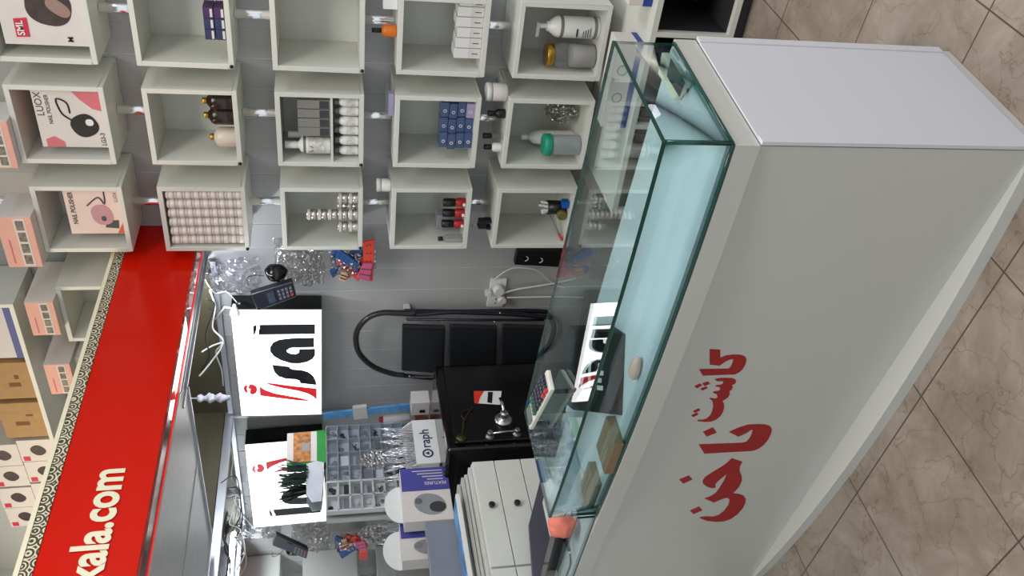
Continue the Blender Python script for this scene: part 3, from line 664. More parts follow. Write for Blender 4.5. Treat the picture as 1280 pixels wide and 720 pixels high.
letter('letter_i', [[(224, 488), (290, 495), (400, 510), (551, 526), (551, 596), (530, 575), (500, 558), (440, 540), (330, 520), (270, 505)], [(195, 512), (230, 535), (290, 556), (380, 572), (450, 585), (522, 604), (440, 599), (330, 586), (200, 569)],
                    [(135, 500), (160, 502), (178, 515), (182, 532), (176, 550), (158, 562), (140, 560), (137, 545), (140, 528), (124, 525), (130, 510)], [(95, 524), (104, 508), (122, 502), (116, 530), (124, 540), (118, 554), (104, 545)]], RL)

# bulb on a bent arm at the corner of the sign
b0 = onY(293, 388, 2.75)
t = thing('spot_bulb', 'small white spot bulb on arm at sign corner', 'lamp', b0)
MB().lathe(b0+Vector((0, .01, 0)), (-.3, -1, -.1), [(.006, -.02), (.012, 0), (.020, .02), (.0205, .028), (.012, .030)], 18).build('bulb', mat('bulb_white', (240, 240, 236), .3), t)
MB().tube([b0+Vector((0, .01, 0)), onY(281, 384, 2.80), onY(269, 399, 2.83)], .0035, 8).build('arm', WHITE, t)

# ================================================================== THINGS HUNG UNDER THE SHELVES
# card reader in clear film
cA, cB, cC, cD = onY(313, 368, 2.735), onY(366, 352, 2.70), onY(371, 371, 2.70), onY(322, 389, 2.735)
t = thing('card_reader', 'black keypad card reader hanging above the lit sign', 'card reader', (cC+cD)/2)
nrm = Vector((0, .028, .004))
MB().prism([cA, cB, cC, cD], nrm).build('reader_body', mat('reader_black', (24, 26, 34), .35), t, .005)
def onq(u, v, d=-.001): return cA.lerp(cB, u).lerp(cD.lerp(cC, u), v) + Vector((0, d, 0))
MB().prism([onq(.34, .2), onq(.52, .2), onq(.52, .84), onq(.34, .84)], (0, -.0015, 0)).build('screen', mat('reader_screen', (52, 58, 72), .2), t)
KEY = mat('key_grey', (92, 94, 104), .4); KR = mat('key_red', (160, 60, 50), .4)
for i in range(4):
    for j in range(3):
        u, v = .60+.095*i, .22+.22*j
        MB().prism([onq(u, v), onq(u+.055, v), onq(u+.055, v+.14), onq(u, v+.14)], (0, -.003, 0)).build('key', KR if (i == 3 and j == 2) else KEY, t)
# webcam-like black ball with lead
bc = onY(345, 341, 2.765)
t = thing('round_speaker', 'round glossy black device above the card reader', 'speaker', bc-Vector((0, 0, .05)))
MB().blob(bc, (.037, .035, .042), .10, 2, 22, 0, 5).build('shell', BLACKG, t)
MB().tube(curve_pts([onY(330, 345, 2.76), onY(318, 344, 2.74), onY(309, 348, 2.73), onY(311, 357, 2.73)], 6), .0016, 6).build('lead', BLACK, t)
# crinkled clear film hanging on the wall
def film(name, label, cx, cyy, rw, rh, mt, seed, Y=2.80):
    c = onY(cx, cyy, Y); b = MB(); n_ = 14; vs = []; fs = []
    for i in range(n_+1):
        for j in range(n_+1):
            u, v = i/n_*2-1, j/n_*2-1; k = 1-.18*noise.noise(Vector((u*2, v*2, seed)))
            vs.append(c + Vector((u*rw*k, -.045*(1-max(abs(u), abs(v))**2) + .03*noise.noise(Vector((u*4, v*4, seed+3))), v*rh*k)))
    for i in range(n_):
        for j in range(n_): a = i*(n_+1)+j; fs.append((a, a+1, a+n_+2, a+n_+1))
    b.add(vs, fs, 0, False); o = b.build(name, mt)
    so = o.modifiers.new('thick', 'SOLIDIFY'); so.thickness = .0012
    return tag(o, label, 'bag')
FILM = crinkle('cling_film', (.95, .95, .94), .30)
film('film_bag', 'crinkled clear film bag between card reader and red piece bag', 374, 327, .115, .095, FILM, 2, 2.83)
film('bubble_bag', 'pale bubble film bag hanging behind the card reader', 292, 345, .085, .105, crinkle('bubble_film', (.95, .95, .97), .22, 24), 9, 2.855)
# bag of red and blue plastic pieces
c = onY(440, 326, 2.79)
t = thing('piece_bag', 'clear bag of red and blue perforated plastic pieces hung under shelves', 'bag', c-Vector((0, 0, .075)))
PR = mat('orange_red_plastic', (226, 66, 46), .35); PB = mat('blue_plastic', (36, 84, 150), .35); PP = mat('pink_plastic', (196, 84, 120), .35)
def piece(pts, Y, mt, nm):
    w_ = [onY(px, py, Y) for px, py in pts]; MB().prism(w_, (0, .012, 0)).build(nm, mt, t, .002)
    b = MB(); a, bq, cc, dd = w_
    for i in range(5):
        for v in (.33, .67):
            p = a.lerp(bq, (i+.5)/5).lerp(dd.lerp(cc, (i+.5)/5), v); b.lathe(p+Vector((0, -.0008, 0)), (0, -1, 0), [(.0032, 0), (.0032, .0008)], 8)
    b.build('peg_hole', DARK, t)
piece([(454, 350), (454, 303), (468, 300), (466, 352)], 2.765, PR, 'red_strip')
piece([(420, 322), (446, 340), (450, 331), (424, 312)], 2.758, PB, 'blue_strip')
piece([(420, 328), (448, 352), (455, 343), (424, 318)], 2.773, PR, 'red_strip')
piece([(446, 348), (462, 352), (466, 330), (454, 330)], 2.752, PP, 'pink_strip')
piece([(414, 318), (422, 336), (430, 332), (422, 312)], 2.78, PB, 'blue_strip')
piece([(428, 338), (458, 322), (462, 333), (432, 350)], 2.785, PR, 'red_strip')
piece([(436, 318), (458, 306), (460, 316), (440, 328)], 2.79, PB, 'blue_strip')
piece([(412, 340), (426, 330), (430, 338), (416, 348)], 2.785, PB, 'blue_strip')
piece([(424, 350), (432, 353), (434, 342), (427, 340)], 2.76, mat('tan_plastic', (210, 170, 130), .4), 'tan_clip')
o = film('bag_film', '', 441, 328, .062, .088, FILM, 5, 2.80)
for kk in ('label', 'category'): del o[kk]
o.parent = t; o.location = o.location - LOC[t.name]
# socket and plugs
s0, s1 = onY(610, 350, YW-.001), onY(633, 384, YW-.001)
t = thing('wall_socket', 'white double wall socket with plugs and white leads', 'socket', Vector((s0.x, YW, s1.z)))
MB().prism([onY(614, 349, 2.865), onY(634, 349, 2.865), onY(628, 384, 2.865), onY(608, 384, 2.865)], (0, .014, 0)).build('plate', WHITE, t, .003)
p0 = onY(622, 360, 2.86); MB().cyl(p0, p0+Vector((0, -.03, -.004)), .024, 20).build('plug', WHITE, t)
p1 = onY(626, 372, 2.86); MB().cyl(p1, p1+Vector((0, -.03, -.004)), .018, 18).build('plug', PAPER, t)
b = MB(); 
for xx, yy in ((620, 374), (619, 379)): p = onY(xx, yy, 2.8645); b.lathe(p, (0, -1, 0), [(.0035, 0), (.0035, .001)], 8)
b.build('socket_hole', BLACK, t)
MB().obox(onY(610, 366, 2.845), (.012, 0, 0), (0, .012, 0), (0, 0, .013)).build('adapter', WHITE, t, .003)
w1 = curve_pts([onY(617, 350, 2.855), onY(630, 340, 2.84), onY(643, 335, 2.84), onY(664, 336, 2.84), onY(676, 341, 2.85), onY(690, 354, 2.86), onY(706, 360, 2.862)], 6)
MB().tube(w1, .0025, 6).build('lead', WHITE, t)
MB().tube(curve_pts([onY(630, 366, 2.845), onY(650, 361, 2.85), onY(688, 355, 2.86), onY(720, 348, 2.865)], 6), .004, 8).build('lead', WHITE, t)
MB().tube(curve_pts([onY(634, 372, 2.845), onY(660, 371.5, 2.855), onY(700, 371, 2.865), onY(730, 372, 2.868)], 6), .004, 8).build('lead', WHITE, t)
# black two-way socket strip under the lowest shelf
t = thing('socket_strip', 'black socket strip with two white half rings under lowest shelf', 'socket', onY(670, 330, YW))
MB().prism([onY(647, 314, 2.845), onY(705, 315, 2.845), onY(700, 334, 2.845), onY(643, 331, 2.845)], (0, .033, 0)).build('strip_body', BLACK, t, .003)
for xx, yy in ((657, 323.5), (675, 325.5)):
    p = onY(xx, yy, 2.843); b = MB()
    b.tube([p+Vector((.011*math.cos(a), 0, .011*math.sin(a))) for a in [math.pi*.95+math.pi*1.0*i/12 for i in range(13)]], .0022, 6); b.build('ring', WHITE, t)
    MB().lathe(p, (0, -1, 0), [(.0075, 0), (.0075, .001)], 14).build('socket_well', BLACKG, t)

# ================================================================== CABLES UNDER THE FASCIA
def cable(name, label, pts, r, mt): return tag(MB().tube(curve_pts(pts, 7), r, 7).build(name, mt), label, 'cable')
cable('white_cable', 'white cable looping sharply under the red fascia', [onY(262, 362, 2.86), onY(269, 385, 2.84), onY(266, 410, 2.84), onY(279, 428, 2.80), onY(262, 455, 2.78), onY(249, 470, 2.76)], .0038, WHITE)
cable('white_cable', 'white cable hanging beside the lit sign top', [onY(252, 440, 2.78), onY(266, 432, 2.80), onY(280, 428.5, 2.82), onY(270, 440, 2.85), onY(277, 462, 2.862), onY(279, 482, 2.865)], .0034, WHITE)
cable('black_cable', 'thin black cable under the red fascia by white loops', [onY(258, 374, 2.70), onY(268, 382, 2.70), onY(257, 420, 2.70), onY(262, 445, 2.70), onY(250, 464, 2.70)], .0028, BLACK)
cable('black_cable', 'thin black lead crossing wall beside lit sign', [onY(262, 386, 2.85), onY(272, 388, 2.868), onY(282, 384, 2.868)], .0018, BLACK)
cable('white_tie', 'thin white string knotted under the fascia corner', [Vector((-2.10, 2.74, 1.756)), onY(268, 366, 2.80), onY(283, 365, 2.79), onY(296, 378, 2.775)], .0018, WHITE)
cable('black_cable', 'thin black wire drooping below the mirror frame rail', [onX(276, 604, -2.96), onX(288, 596, -2.95), onX(297, 600, -2.95), onX(301, 640, -2.95), onX(290, 664, -2.955)], .0022, BLACK)
cable('black_cable', 'black wire running along the mirror frame near image bottom', [onX(284, 640, -2.955), onX(279, 670, -2.95), onX(286, 690, -2.95), onX(282, 730, -2.95)], .004, BLACK)
cable('white_cable', 'white wire looping over mirror near the glowing tube reflection', [onX(296, 618, -2.96), onX(291, 640, -2.95), onX(287, 655, -2.95), onX(300, 662, -2.95), onX(306, 690, -2.95), onX(296, 712, -2.955)], .0024, WHITE)
b = MB(); p0, p1 = onY(246, 498, 2.68), onY(288, 497, 2.68)
for k in range(26):
    u = k/25; p = p0.lerp(p1, u); r = .012+.006*math.sin(u*3.1)+.003*math.sin(k*2.1)
    pass
pts = [p0.lerp(p1, k/24) for k in range(25)]
vs = []; fs = []; n_ = 12
for k, p in enumerate(pts):
    r = (.006+.010*abs(math.sin(math.pi*min(1, k/24*1.02)))**.4)*(1+.16*math.sin(k*.9)+.10*math.sin(k*2.3))
    for i in range(n_):
        a = 2*math.pi*i/n_+k*.22; rr = r*(1+.30*math.cos(2*(a-k*.40))); vs.append(p+Vector((rr*math.cos(a), rr*math.sin(a), 0)))
for k in range(24):
    for i in range(n_): j = (i+1) % n_; fs.append((k*n_+i, k*n_+j, (k+1)*n_+j, (k+1)*n_+i))
fs += [tuple(range(n_))[::-1], tuple(24*n_+i for i in range(n_))]
b.add(vs, fs, 0, True); b.tube([p0+Vector((0, 0, -.01)), p0+Vector((.004, 0, .05)), Vector((p0.x, p0.y, 1.9315))], .003, 6)
tag(b.build('twisted_cloth', mat('lilac_cloth', (196, 194, 204), .7, var=.12, scale=40)), 'twisted pale cloth hanging under fascia left of lit sign', 'cloth')

# ================================================================== FOLDING STEP LADDER
LY = 2.80
t = thing('step_ladder', 'folded navy step ladder with black treads hanging on wall', 'ladder', onY(700, 410, LY))
L1 = [(690, 397), (640, 392.5), (600, 391), (560, 390), (525, 393), (498, 392), (478, 391.5), (462, 396), (450, 407), (445, 420), (447, 437), (456, 450), (470, 460), (490, 467), (510, 470), (550, 473), (600, 474), (650, 475), (690, 474)]
loop = curve_pts([onY(x, y, 2.795-.02*max(0, (x-520))/170) for x, y in L1], 6)
MB().tube(loop, .0105, 10).build('front_frame', NAVY, t)
MB().tube(curve_pts([onY(x, y, 2.79) for x, y in ((520, 391), (498, 391), (478, 391), (462, 396), (450, 407), (445, 420), (447, 437), (456, 450), (470, 460), (490, 467), (505, 469))], 6), .0122, 10).build('hand_grip', mat('grip_black', (34, 34, 36), .35, var=.3, scale=60), t)
L2 = [(505, 389), (560, 389.5), (620, 389), (670, 389), (690, 392), (699, 402), (700, 415), (694, 430), (680, 440), (668, 450)]
MB().tube(curve_pts([onY(x, y, 2.83) for x, y in L2], 6), .0105, 10).build('rear_frame', NAVY, t)
for (a, b_), nm in (((503, 557), 'a'), ((562, 622), 'b'), ((628, 682), 'c')):
    Yt = 2.775-.012*((a-503)/120)
    w_ = [onY(a, 407, Yt), onY(b_, 409, Yt), onY(b_-2, 468, Yt), onY(a-1, 464, Yt)]
    MB().prism(w_, (0, .018, 0)).build('tread', TREAD, t, .006)
    MB().prism([p.lerp((w_[0]+w_[2])/2, .12)+Vector((0, -.001, 0)) for p in w_], (0, -.0015, 0)).build('tread_mat', TREAD, t)
for yy in (399, 471):
    MB().tube([onY(508, yy, 2.785), onY(600, yy+1, 2.78), onY(680, yy+1, 2.775)], .006, 8).build('side_link', NAVY, t)
b = MB()
for xx, yy in ((508, 401), (552, 402), (618, 402), (512, 470), (625, 391)): b.lathe(onY(xx, yy, 2.772), (0, -1, 0), [(.004, 0), (.004, .002), (.001, .004)], 8)
b.build('rivet', CHROME, t)
h0 = onY(509, 389, 2.84)
tag(MB().box(h0.x-.012, h0.x+.012, 2.825, YW-.001, h0.z-.014, h0.z+.014).build('wall_hook', PAPER, bevel=.004), 'small pale hook on the wall carrying the step ladder', 'hook')

# ================================================================== BLACK SAFE
SX = -2.50; zs1 = .868
t = thing('safe', 'large black safe with chrome handle, dial and small knobs', 'safe', (-2.72, 2.4, 0))
MB().box(-2.955, SX, 2.168, 2.64, .02, zs1).build('safe_body', BLACKG, t, .012)
MB().box(-2.94, SX-.02, 2.19, 2.62, .0, .02).build('base', BLACK, t)
MB().box(SX, SX+.012, 2.195, 2.615, .07, zs1-.035).build('door', mat('safe_door', (12, 12, 13), .22, var=.2), t, .004)
h = onX(629, 525, SX+.014); 
MB().lathe(h, X_, [(.034, -.001), (.036, .004), (.030, .009), (.014, .012), (.012, .03), (.016, .034), (.016, .042), (.010, .046)], 28).build('handle_hub', STEEL, t)
h2 = onX(625, 498, SX+.05); MB().tube([h+Vector((.034, 0, 0)), h.lerp(h2, .5)+Vector((.03, 0, 0)), h2], .006, 10).build('handle_bar', CHROME, t)
for xx, yy in ((612, 546), (646, 543)):
    k = onX(xx, yy, SX+.014); MB().lathe(k, X_, [(.016, -.001), (.018, .004), (.012, .008), (.008, .022), (.011, .026), (.009, .030)], 20).build('knob', STEEL, t)
k1, k2 = onX(612, 542, SX+.034), onX(645, 538, SX+.034); MB().tube([k1, k2], .004, 8).build('key_bar', CHROME, t)
k = onX(577, 548, SX+.014); MB().lathe(k, X_, [(.020, -.001), (.021, .004), (.012, .010), (.004, .012)], 22).build('dial', mat('antique_brass', (70, 60, 44), .4, .8), t)
MB().prism([onX(592, 489, SX+.0135), onX(627, 489, SX+.0135), onX(625, 506, SX+.0135), onX(593, 504, SX+.0135)], (.0008, 0, 0)).build('sticker', WHITE, t)
MB().prism([onX(592, 489, SX+.0145), onX(605, 489, SX+.0145), onX(600, 497, SX+.0145), onX(598, 504, SX+.0145), onX(593, 504, SX+.0145)], (.0006, 0, 0)).build('sticker_red', mat('sticker_red', (214, 50, 36), .5), t)
MB().prism([onX(610, 490, SX+.0145), onX(616, 490, SX+.0145), onX(615, 504, SX+.0145), onX(609, 503, SX+.0145)], (.0006, 0, 0)).build('sticker_print', BLACK, t)
b = MB(); b.tube(curve_pts([onX(592, 508, SX+.014), onX(586, 516, SX+.014), onX(580, 526, SX+.014), onX(579, 536, SX+.014), onX(577, 545, SX+.014)], 5), .0045, 6); b.tube(curve_pts([onX(586, 512, SX+.015), onX(580, 514, SX+.015), onX(577, 520, SX+.015), onX(582, 526, SX+.015)], 5), .003, 6)
b.build('crest_ornament', MATS['antique_brass'], t)

# ================================================================== WHITE DRAWER UNIT
DX = -2.45; Yr, Yl = onX(590, 580, DX).y, onX(640, 710, DX).y
ztop = onX(592, 600, DX).z
t = thing('drawer_unit', 'white drawer unit with round dark knobs beside the safe', 'cabinet', (-2.7, (Yr+Yl)/2, 0))
DW = mat('drawer_white', (214, 216, 210), .4, var=.02); KN = mat('knob_dark', (52, 50, 46), .3, .5)
MB().box(-2.955, DX-.002, Yl-.55, Yr, .05, ztop-.0005).build('carcass', DW, t)
MB().box(-2.94, DX-.03, Yl-.53, Yr-.02, 0, .05).build('plinth', DARK, t)
zz = [ztop-.002, onX(617, 580, DX).z, onX(650, 580, DX).z]; hgt = zz[1]-zz[2]
edges = [(zz[0], zz[1]), (zz[1], zz[2])]; z = zz[2]
while z-hgt > .06: edges.append((z, z-hgt)); z -= hgt
for col, (ya, yb) in enumerate(((Yl, Yr), (Yl-.54, Yl-.004))):
    for i, (a, b_) in enumerate(edges):
        d = MB().box(DX, DX+.014, ya+.002, yb-.002, b_+.0015, a-.0015).build('drawer', DW, t, .0015)
        kk = Vector((DX+.0135, (ya+yb)/2 if col else onX(606, 637, DX).y, (a+b_)/2))
        MB().lathe(kk, X_, [(.006, 0), (.006, .008), (.0115, .010), (.0115, .016), (.009, .019)], 18).build('knob', KN, d)
# thin sheets stacked on top of the drawers
for i in range(4):
    z = ztop+i*.0135
    tag(MB().box(-2.92, DX-.004-.012*(i % 2)-.012*i, Yl-.35+.02*i, Yr-.012*(i+1), z+.0004, z+.0115).build('board_sheet', mat('sheet_%d' % i, (196-9*i, 196-9*i, 190-9*i), .5), bevel=.001), 'thin pale board stacked on drawers, %s' % ['lowest of four', 'second from below', 'third from below', 'topmost of four'][i], 'board', 'thin boards stacked on drawers')
zs2 = ztop+4*.0135

# ---- tweezer box on the safe
GXf = -2.68
g = [onX(519, 526, GXf), onX(547, 524, GXf), onX(553, 578, GXf), onX(525, 578, GXf)]
y0, y1 = min(p.y for p in g), max(p.y for p in g)
t = thing('tweezer_box', 'white printed tray box full of steel tweezers on the safe', 'box', (GXf-.06, (y0+y1)/2, zs1))
gz1 = zs1+.098
b = MB(); b.box(GXf-.004, GXf, y0, y1, zs1+.0006, gz1); b.box(GXf-.13, GXf-.126, y0, y1, zs1+.0006, gz1+.03); b.box(GXf-.126, GXf-.004, y0, y1, zs1+.0006, zs1+.005); b.build('box_tray', WHITE, t)
for yy in (y0, y1-.004):
    prof = [Vector((GXf-.004, yy, zs1+.001)), Vector((GXf-.004, yy, gz1))]+[Vector((GXf-.004-.122*u, yy, gz1+.055*math.sin(math.pi*min(u*.75, 1)))) for u in (.1, .2, .35, .5, .65, .8, .95)]+[Vector((GXf-.126, yy, zs1+.001))]
    MB().prism(prof, (0, .004, 0)).build('side_flap', WHITE, t)
LG = mat('navy_ink', (40, 40, 84), .5)
b = text_mb('raph', Vector((GXf+.0006, y0+(y1-y0)*.34, zs1+.034)), Y_, Z_, .056, .0006, .012, 1)
c0 = Vector((GXf+.0006, y0+(y1-y0)*.22, zs1+.048))
b.tube([c0+Vector((0, .019*math.cos(a), .019*math.sin(a))) for a in [2*math.pi*i/24 for i in range(24)]], .0035, 6, closed=True)
b.prism([c0+Vector((0, .010*math.cos(a), .010*math.sin(a))) for a in (math.pi/2, math.pi*7/6, math.pi*11/6)], (.0014, 0, 0)); b.build('logo_print', LG, t)
TWZ = mat('tweezer_steel', (214, 214, 218), .2, .9, var=.08)
k = 0
rnd = random.Random(4)
whereY = ['nearest the wall', 'close to the wall', 'left of the wall side', 'in the wall side half', 'just before the middle', 'in the middle', 'just past the middle', 'in the near half', 'near the front flap', 'close to the front flap', 'nearest the front flap']
for row in range(2):
    for i in range(11):
        yb = y1-.014-(y1-y0-.028)*i/10; xb = GXf-.022-.052*row-.014*(i % 2); lean = rnd.uniform(-.05, .06)-.02; L = rnd.uniform(.17, .24); lx = rnd.uniform(-.03, .02)
        base = Vector((xb, yb, zs1+.008)); top = base+Vector((lx, lean, L))
        t2 = thing('tweezers', 'pair of steel tweezers %s of box, %s' % (whereY[i], 'front row' if row == 0 else 'back row'), 'tweezers', base, 'steel tweezers standing in printed box')
        for sgn in (-1, 1):
            off = Vector((0, .0042*sgn, 0)); b = MB()
            mid = base.lerp(top, .6)+off*1.6
            b.tube([base+off*.4, base.lerp(top, .3)+off*1.3, mid, top+off*.2], .0021, 6); b.build('arm', TWZ, t2)

zp = onX(468, 575, -2.74)
tag(MB().blob(zp, (.012, .045, .055), .25, 3, 20, 0, 4, False).build('zip_bag', crinkle('zip_film', (.92, .92, .94), .5, 70)), 'small crumpled clear zip bag stuck among the steel tweezers', 'bag')
# ---- organiser racks standing against the mirror
def organiser(label, X, ya, yb, z0, z1, nc, nr, mt, fillm, seed):
    t = thing('organiser_case', label, 'organiser', (X-.03, (ya+yb)/2, z0)); d = .03
    b = MB(); b.box(X-d, X-d+.003, ya, yb, z0, z1); w_ = (yb-ya)/nc; h_ = (z1-z0)/nr; th = .0028 if mt is not WHITE else .007
    for i in range(nc+1): y = ya+w_*i; b.box(X-d+.003, X, y-th/2, y+th/2, z0, z1)
    for j in range(nr+1): z = z0+h_*j; b.box(X-d+.003, X, ya, yb, z-th/2, z+th/2)
    b.build('grid_tray', mt, t)
    r = random.Random(seed); cells = []
    for i in range(nc):
        for j in range(nr):
            c = Vector((X-d+.012, ya+w_*(i+.5), z0+h_*(j+.5))); mk = r.choice(fillm)
            b = MB()
            kind = r.random()
            if kind < .35:
                for q in range(r.randint(1, 3)): b.lathe(c+Vector((-.008, r.uniform(-.2, .2)*w_, r.uniform(-.25, .2)*h_)), X_, [(.009, 0), (.010, .002), (.010, .005), (.007, .006)], 12)
            elif kind < .7:
                for q in range(5): a = r.uniform(0, 3.1); v = Vector((0, math.cos(a), math.sin(a)))*.012; p = c+Vector((r.uniform(-.006, .004), r.uniform(-.2, .2)*w_, r.uniform(-.3, .1)*h_)); b.tube([p-v, p+v], .0022, 6)
            else: b.box(c.x-.008, c.x+.002, c.y-w_*.38, c.y+w_*.38, c.z-h_*.45, c.z+h_*r.uniform(-.1, .3))
            b.build('spare_part', mk, t)
    MB().box(X+.0005, X+.002, ya, yb, z0, z1).build('clear_cover', CLEAR, t)
    return t
sm = [mat('part_grey', (140, 142, 148), .4, .3), mat('part_white', (214, 216, 220), .4), mat('part_black', (30, 30, 34), .4), mat('part_silver', (190, 190, 196), .25, .9)]
CLG = mat('clear_grey_plastic', (186, 190, 196), .25, var=.08)
organiser('clear grey compartment case with small parts, beside gold picture', -2.945, onX(430, 600, -2.945).y, onX(430, 532, -2.945).y, .885, onX(408, 560, -2.945).z, 4, 9, CLG, sm, 3)
organiser('white framed compartment case beside the clear grey one', -2.945, onX(430, 637, -2.945).y, onX(430, 601.5, -2.945).y, .885, onX(408, 620, -2.945).z, 2, 9, WHITE, sm, 8)
# ---- gold picture with green border hung against the mirror
PXX = -2.962
def onR(pts, X): return [onX(a, b_, X) for a, b_ in pts]
t = thing('gold_poster', 'gold patterned picture card with green border beside sign reflection', 'poster', onX(406, 562, PXX))
MB().prism(onR([(359, 543), (408, 537), (407, 578), (358, 582)], PXX), (-.003, 0, 0)).build('green_card', mat('green_card', (20, 138, 50), .5), t)
MB().prism(onR([(359, 542), (396, 539), (396, 576), (358, 579)], PXX+.001), (.0008, 0, 0)).build('white_margin', PAPER, t)
MB().prism(onR([(367, 541.5), (388.5, 539.8), (388.5, 577), (366.5, 578.4)], PXX+.0025), (.0006, 0, 0)).build('gold_print', mat('gold_pattern', (168, 104, 30), .4, var=.75, scale=45), t)
MB().prism(onR([(377, 554.5), (387, 553.5), (387, 563), (377.5, 564)], PXX+.0036), (.0006, 0, 0)).build('dark_inset', GREYB, t)
# pale paper sheet and green fringe
o = MB().prism(onR([(383, 580), (395, 576), (405, 578), (404, 606), (402, 626), (390, 628), (383, 618)], -2.955), (-.0025, 0, 0)).build('paper_sheet', mat('bluish_paper', (206, 208, 216), .6, var=.06)); tag(o, 'curling pale paper sheet below the gold picture', 'paper')
b = MB(); rnd = random.Random(11)
for k in range(46):
    u = rnd.random(); s = onX(386-rnd.random()*6, 582+u*20, -2.945); e_ = onX(346+rnd.random()*22, 578+u*30+rnd.uniform(-5, 5), -2.945+rnd.uniform(-.02, .02)); md = s.lerp(e_, .5)+Vector((0, 0, rnd.uniform(-.01, .02)))
    b.tube([s, md, e_], .0020, 5)
o = b.build('fringe_garland', FRINGE); tag(o, 'dark green fringe hanging below the gold picture', 'garland')
# blue packed strip, red capped tube, patterned box behind the organiser
p0, p1 = onY(404, 520, 2.78), onY(513, 508, 2.78)
t = thing('blue_strip', 'long blue packaged strip with white paper sleeve leaning on wall', 'packet', p1)
ax = (p1-p0)/2; pr_ = ax.cross(Y_).normalized()*.019
MB().obox((p0+p1)/2, ax, pr_, (0, .006, 0)).build('strip', mat('sky_blue_pack', (96, 160, 214), .35, var=.25, scale=30), t)
c = p0.lerp(p1, .42); MB().obox(c, ax*.16, pr_*1.9, (0, .010, 0)).build('paper_sleeve', PAPER, t)
p0, p1 = onY(474, 524, 2.80), onY(512, 521, 2.80)
t = thing('glue_tube', 'white tube with red cap beside blue packaged strip', 'tube', p1)
MB().cyl(p0.lerp(p1, .13), p1, .018, 16).build('tube', WHITE, t); MB().cyl(p0, p0.lerp(p1, .12), .012, 14).build('cap', mat('cap_red', (190, 30, 40), .4), t)
bx = onY(513, 488, 2.74); by = onY(513, 503, 2.74); bz = onY(513, 527, 2.74)
t = thing('print_box', 'narrow white box with black print beside safe top', 'box', Vector(((bx.x+by.x)/2, 2.74, zs1)))
MB().box(by.x, bx.x, 2.66, 2.735, zs1+.0007, bx.z).build('box_body', PAPER, t, .001)
MB().box(by.x+.015, by.x+.032, 2.6585, 2.6598, bx.z-.06, bx.z-.035).build('black_print', BLACK, t)
tag(MB().box(bz.x, by.x-.003, 2.665, 2.735, zs1+.0007, bz.z-.01).build('colour_packet', mat('colour_print', (120, 70, 40), .4, var=.9, scale=55)), 'dark packet with yellow and red print between box and safe', 'packet')
# ---- boxes standing on the boards: FEATURES boxes, slab, framed picture
FXX = -2.66
def feat(label, px, hang, group):
    w_ = onR(px, FXX); ya, yb = min(p.y for p in w_), max(p.y for p in w_); z1 = max(p.z for p in w_); z0 = zs2
    t = thing('tool_box', label, 'box', (FXX-.03, (ya+yb)/2, z0), group); h_ = z1-z0
    MB().box(FXX-.06, FXX, ya, yb, z0+.0006, z1).build('box_body', PAPER, t, .001)
    MB().box(FXX, FXX+.0012, ya+(yb-ya)*.56, yb, z0+.001, z1-.001).build('purple_panel', PURP, t)
    b = MB()
    for k in range(4): b.box(FXX+.0013, FXX+.0019, yb-.018-.014*k, yb-.014-.014*k, z0+h_*.12, z0+h_*(.75-.1*k))
    text_mb('FEATURES', Vector((FXX+.0014, ya+(yb-ya)*.72, z0+h_*.06)), Z_, -Y_, .021, .0006, .01, .9, mb=b)
    b.build('panel_print', PAPER, t)
    poly = [Vector((FXX+.0006, ya+(yb-ya)*(.30+.20*math.cos(a)), z0+h_*(.45+.32*math.sin(a)+.05*math.cos(a)))) for a in [2*math.pi*i/20 for i in range(20)]]
    MB().prism(poly, (.0008, 0, 0)).build('tool_print', GREYB, t)
    poly = [Vector((FXX+.0016, ya+(yb-ya)*(.24+.10*math.cos(a)), z0+h_*(.30+.17*math.sin(a)))) for a in [2*math.pi*i/16 for i in range(16)]]
    MB().prism(poly, (.0006, 0, 0)).build('grip_print', DARK, t)
    MB().lathe(Vector((FXX+.0016, ya+(yb-ya)*.36, z0+h_*.68)), X_, [(.014, 0), (.014, .0008)], 16).build('dial_print', STEEL, t)
    if hang:
        prof = [Vector((FXX-.06, ya+(yb-ya)*.5+.085*math.cos(a), z1+.065*math.sin(a))) for a in [math.pi*i/14 for i in range(15)]]
        MB().prism(prof, (.003, 0, 0)).build('hang_flap', WHITE, t)
    return t
feat('purple and white tool box with printed feature list, nearer the safe', [(513, 586), (572, 587), (560, 649), (505, 645)], True, 'purple and white tool boxes')
FXX = -2.74
feat('purple and white tool box half hidden behind grey slab', [(503, 653), (540, 653), (540, 698), (503, 697)], True, 'purple and white tool boxes')
w_ = onR([(529, 648), (560, 652), (566, 720), (548, 735)], -2.60)
tag(MB().box(-2.64, -2.60, onX(545, 735, -2.60).y, onX(540, 652, -2.60).y, zs2+.0005, onX(531, 650, -2.60).z).build('grey_slab', mat('slab_grey', (128, 132, 144), .4), bevel=.002), 'plain grey slab standing before the tool boxes', 'slab')
fp = onR([(557, 624), (562, 620), (580, 700), (571, 728)], -2.47)
t = thing('framed_picture', 'white framed blue picture leaning at the edge of boards', 'picture', fp[3])
ya, yb = onX(575, 735, -2.48).y, onX(560, 622, -2.48).y
b = MB(); zb0, zb1 = zs2+.001, zs2+.028
b.box(-2.575, -2.462, ya, yb, zb0, zb0+.016); b.build('frame', WHITE, t, .002)
MB().box(-2.565, -2.474, ya+.01, yb-.01, zb0+.016, zb0+.0175).build('blue_picture', mat('blue_art', (90, 150, 205), .3, var=.5, scale=14), t)

